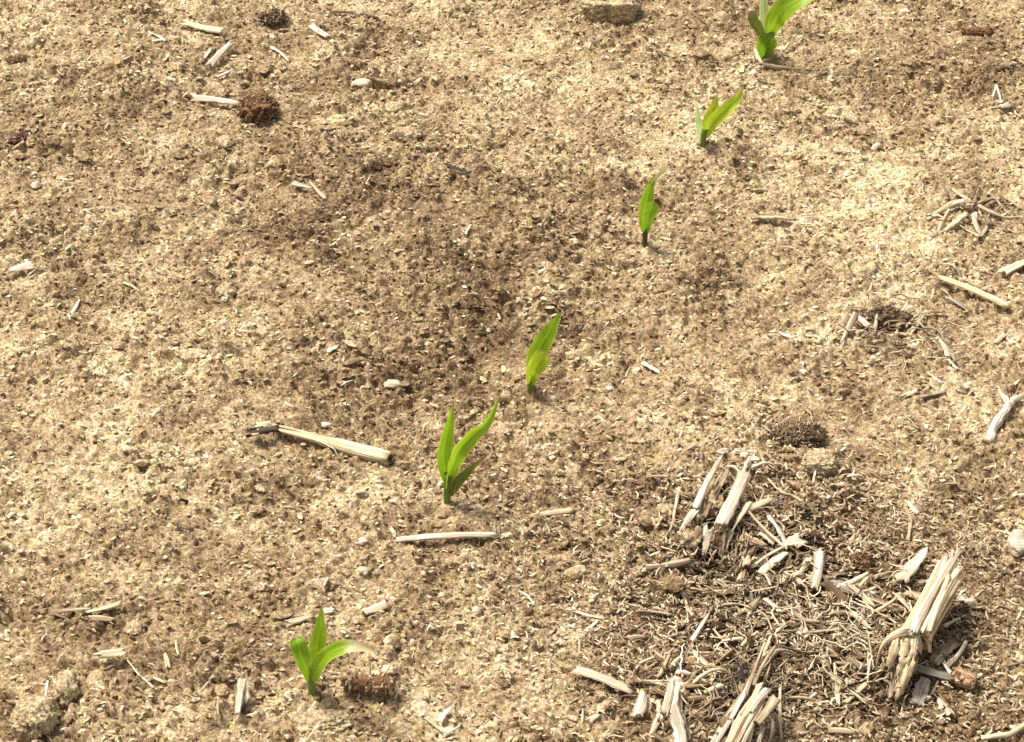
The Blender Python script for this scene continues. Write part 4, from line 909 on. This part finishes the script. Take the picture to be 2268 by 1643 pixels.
for i in range(290):
    x, y = litter_pt(i >= 225); p = G(x, y, .0015 + R.random() ** 2 * .006)
    sc = R.uniform(.6, 1.35) * (1.7 if R.random() < .28 else 1)
    mx = Matrix.Translation(p) @ Matrix.Rotation(R.uniform(0, 6.283), 4, 'Z') @ Matrix.Rotation(R.gauss(0, .28), 4, 'Y') @ Matrix.Rotation(R.gauss(0, .5), 4, 'X') @ Matrix.Diagonal((sc * R.uniform(.7, 1.3), sc, sc, 1))
    o = link('litter_chip', R.choice(CHIP_MESH), None, mx); ln = mx.to_scale().x * .012
    tag(o, ('tiny ' if ln < .009 else 'short ' if ln < .014 else 'long ') + COLOUR[o.data.materials[0].name] + ' loose straw chip ' + whereabouts(x, y), 'chip', 'straw chips strewn around the stumps')
FIB = []
for i in range(8):
    k = 8; P = [Vector((j / (k - 1) * .02, 0, 0)) for j in range(k)]; a = 0; q = Vector((0, 0, 0)); C = [q.copy()]
    for j in range(k - 1):
        a += R.gauss(0, .45); q = q + Vector((math.cos(a), math.sin(a), R.gauss(0, .12))) * .003; C.append(q.copy())
    FIB.append(mesh_from('fibre', *tube_geo(C, [.00055 * (1 - .06 * j) for j in range(k)], 5, i, .15), mat=['cream', 'tan', 'cream', 'white', 'tan', 'brown', 'cream', 'tan'][i]))
for i in range(290):
    x, y = litter_pt(i >= 235); p = G(x, y, .002 + R.random() * .006); sc = R.uniform(.6, 1.4)
    o = link('litter_fibre', R.choice(FIB), None, Matrix.Translation(p) @ Matrix.Rotation(R.uniform(0, 6.283), 4, 'Z') @ Matrix.Rotation(R.gauss(0, .2), 4, 'Y') @ Matrix.Scale(sc, 4))
    tag(o, ('short ' if sc < 1 else 'long ') + COLOUR[o.data.materials[0].name] + ' curly root fibre ' + whereabouts(x, y), 'fibre', 'root fibres strewn around the stumps')

# ================================================================== STUFF: chaff bits and soil crumbs
rng = np.random.default_rng(5)
lc = flat(1750, 1350)
def scatter(n, spread):
    x = rng.uniform(-.75, .75, n); y = rng.uniform(.9, 2.35, n)
    if spread: 
        k = rng.random(n) < spread; x = np.where(k, rng.normal(lc.x, .090, n), x); y = np.where(k, rng.normal(lc.y, .075, n), y)
    return x, y
cn = 19000; cx_, cy_ = scatter(cn, .60); cz = height(cx_, cy_)
V_, F, uv = [], [], []
ln_ = rng.lognormal(math.log(.0042), .45, cn); wd = rng.uniform(.0004, .0010, cn); an = rng.uniform(0, 6.283, cn); tl = rng.normal(0, .3, cn); bd = rng.normal(0, .0006, cn)
for i in range(cn):
    c, s = math.cos(an[i]), math.sin(an[i]); l = min(ln_[i], .013) / 2; w = wd[i]; z = cz[i] + .0012 + abs(tl[i]) * l * .5; k = len(V_)
    for t in (-1, 0, 1):
        ox, oy = cx_[i] + c * l * t - s * bd[i] * (t == 0) * 2, cy_[i] + s * l * t + c * bd[i] * (t == 0) * 2; oz = z + tl[i] * l * t + (.0004 if t == 0 else 0)
        ww = w * (.55 if t else 1)
        V_ += [(ox - s * ww, oy + c * ww, oz), (ox + s * ww, oy - c * ww, oz), (ox, oy, oz + ww * .6)]; uv += [(i * .013 + t * l, 0), (i * .013 + t * l, w * 2), (i * .013 + t * l, w)]
    for q in (0, 3):
        F += [(k + q, k + q + 2, k + q + 5, k + q + 3), (k + q + 2, k + q + 1, k + q + 4, k + q + 5), (k + q + 1, k + q, k + q + 3, k + q + 4)]
    F += [(k, k + 1, k + 2), (k + 6, k + 8, k + 7)]
cm = mesh_from('chaff', V_, F, uv, None, False)
for m_ in ('cream', 'tan', 'brown', 'white'): cm.materials.append(M[m_])
mi = np.repeat(rng.choice([0, 1, 2, 3], cn, p=[.20, .40, .38, .02]), 8).astype(np.int32); cm.polygons.foreach_set('material_index', mi)
ch = link('chaff', cm); tag(ch, 'fine straw chaff sprinkled over the whole soil surface', 'chaff', kind='stuff')

def crumbs_pts(n, r0, sig, rmax, clump):
    x, y = scatter(int(n * (3.2 if r0 > .002 else 1.8)), .06)
    m = (1 - min(clump, 1)) * .6 + clump * crumbly(x, y) * .8
    k = rng.random(len(x)) < np.clip(m ** (2.2 if r0 > .002 else 1), .02, 1); x, y = x[k][:n], y[k][:n]
    r = np.minimum(rng.lognormal(math.log(r0), sig, len(x)), rmax); return x, y, r
wide = crumbs_pts(42000, .0016, .35, .0034, .8); wide = (wide[0] * 2.0, (wide[1] - 1.6) * 1.9 + 1.7, wide[2]); _o = (np.abs(wide[0]) > .6) | (wide[1] < .95) | (wide[1] > 2.2); wide = tuple(q[_o] for q in wide)
parts = [wide, crumbs_pts(135000, .00085, .33, .0018, .4), crumbs_pts(17000, .0014, .3, .0028, 1.0), crumbs_pts(1900, .0030, .33, .0068, 1.0)]
X = np.concatenate([p[0] for p in parts]); Yv = np.concatenate([p[1] for p in parts]); Rr = np.concatenate([p[2] for p in parts])
keep = np.ones(len(X), bool); big = Rr > .0011
for ax_, ay_, bx_, by_, r in FOOT:
    near = np.where(big & (np.abs(X - (ax_ + bx_) / 2) < abs(bx_ - ax_) / 2 + r + .006) & (np.abs(Yv - (ay_ + by_) / 2) < abs(by_ - ay_) / 2 + r + .006))[0]
    if len(near) == 0: continue
    dx, dy = bx_ - ax_, by_ - ay_; l2 = dx * dx + dy * dy + 1e-12
    t = np.clip(((X[near] - ax_) * dx + (Yv[near] - ay_) * dy) / l2, 0, 1)
    d = np.hypot(X[near] - ax_ - t * dx, Yv[near] - ay_ - t * dy); keep[near[d < r + Rr[near] * .5]] = False
X, Yv, Rr = X[keep], Yv[keep], Rr[keep]; n = len(X)
Z = height(X, Yv) + Rr * .2
pm_ = bpy.data.meshes.new('soil_crumbs'); pm_.vertices.add(n); pm_.vertices.foreach_set('co', np.stack([X, Yv, Z], 1).astype(np.float32).ravel()); pm_.update()
def attr(nm, typ, key, arr):
    a = pm_.attributes.new(nm, typ, 'POINT'); a.data.foreach_set(key, arr.ravel())
attr('rot', 'FLOAT_VECTOR', 'vector', (rng.normal(0, .7, (n, 3)) * [0, 0, 1] + rng.normal(0, .35, (n, 3)) * [1, 1, 0]).astype(np.float32))
attr('scl', 'FLOAT_VECTOR', 'vector', (Rr[:, None] * rng.uniform([1.1, .65, .35], [2.4, 1.2, .75], (n, 3))).astype(np.float32))
attr('var', 'INT', 'value', rng.integers(0, 6, n).astype(np.int32))
attr('dry', 'FLOAT', 'value', dryness(X, Yv).astype(np.float32))
attr('tone', 'FLOAT', 'value', (rng.normal(.05, .20, n) * np.clip(.0016 / Rr, .3, 1) + (rng.random(n) < .05) * (Rr < .0014) * .2).astype(np.float32))
pm_.materials.append(M['crumb'])
cr = link('soil_crumbs', pm_); tag(cr, 'loose soil crumbs covering the field surface', 'soil crumbs', kind='stuff')
ng = bpy.data.node_groups.new('crumb scatter', 'GeometryNodeTree')
ng.interface.new_socket('Geometry', in_out='INPUT', socket_type='NodeSocketGeometry'); ng.interface.new_socket('Geometry', in_out='OUTPUT', socket_type='NodeSocketGeometry')
gi = ng.nodes.new('NodeGroupInput'); go = ng.nodes.new('NodeGroupOutput')
jo = ng.nodes.new('GeometryNodeGeometryToInstance')
for k in range(6):
    ic = ng.nodes.new('GeometryNodeMeshIcoSphere'); ic.inputs['Radius'].default_value = 1.0; ic.inputs['Subdivisions'].default_value = 2 if k < 4 else 3
    nz = ng.nodes.new('ShaderNodeTexNoise'); nz.noise_dimensions = '4D'; nz.inputs['W'].default_value = k * 5.3; nz.inputs['Scale'].default_value = .9; nz.inputs['Detail'].default_value = 2.5
    sb = ng.nodes.new('ShaderNodeVectorMath'); sb.operation = 'SUBTRACT'; sb.inputs[1].default_value = (.5, .5, .5); ng.links.new(nz.outputs['Color'], sb.inputs[0])
    sc_ = ng.nodes.new('ShaderNodeVectorMath'); sc_.operation = 'SCALE'; sc_.inputs['Scale'].default_value = 1.7; ng.links.new(sb.outputs[0], sc_.inputs[0])
    st = ng.nodes.new('GeometryNodeSetPosition'); ng.links.new(ic.outputs['Mesh'], st.inputs['Geometry']); ng.links.new(sc_.outputs[0], st.inputs['Offset'])
    sm_ = ng.nodes.new('GeometryNodeSetMaterial'); sm_.inputs['Material'].default_value = M['crumb']; ng.links.new(st.outputs[0], sm_.inputs['Geometry'])
    ng.links.new(sm_.outputs[0], jo.inputs[0])
def named(nm, typ):
    q = ng.nodes.new('GeometryNodeInputNamedAttribute'); q.data_type = typ; q.inputs['Name'].default_value = nm; return q.outputs['Attribute']
ip = ng.nodes.new('GeometryNodeInstanceOnPoints'); ip.inputs['Pick Instance'].default_value = True
ng.links.new(gi.outputs[0], ip.inputs['Points']); ng.links.new(jo.outputs[0], ip.inputs['Instance']); ng.links.new(named('var', 'INT'), ip.inputs['Instance Index'])
er = ng.nodes.new('FunctionNodeEulerToRotation'); ng.links.new(named('rot', 'FLOAT_VECTOR'), er.inputs[0]); ng.links.new(er.outputs[0], ip.inputs['Rotation'])
ng.links.new(named('scl', 'FLOAT_VECTOR'), ip.inputs['Scale']); ng.links.new(ip.outputs[0], go.inputs[0])
md = cr.modifiers.new('crumb scatter', 'NODES'); md.node_group = ng
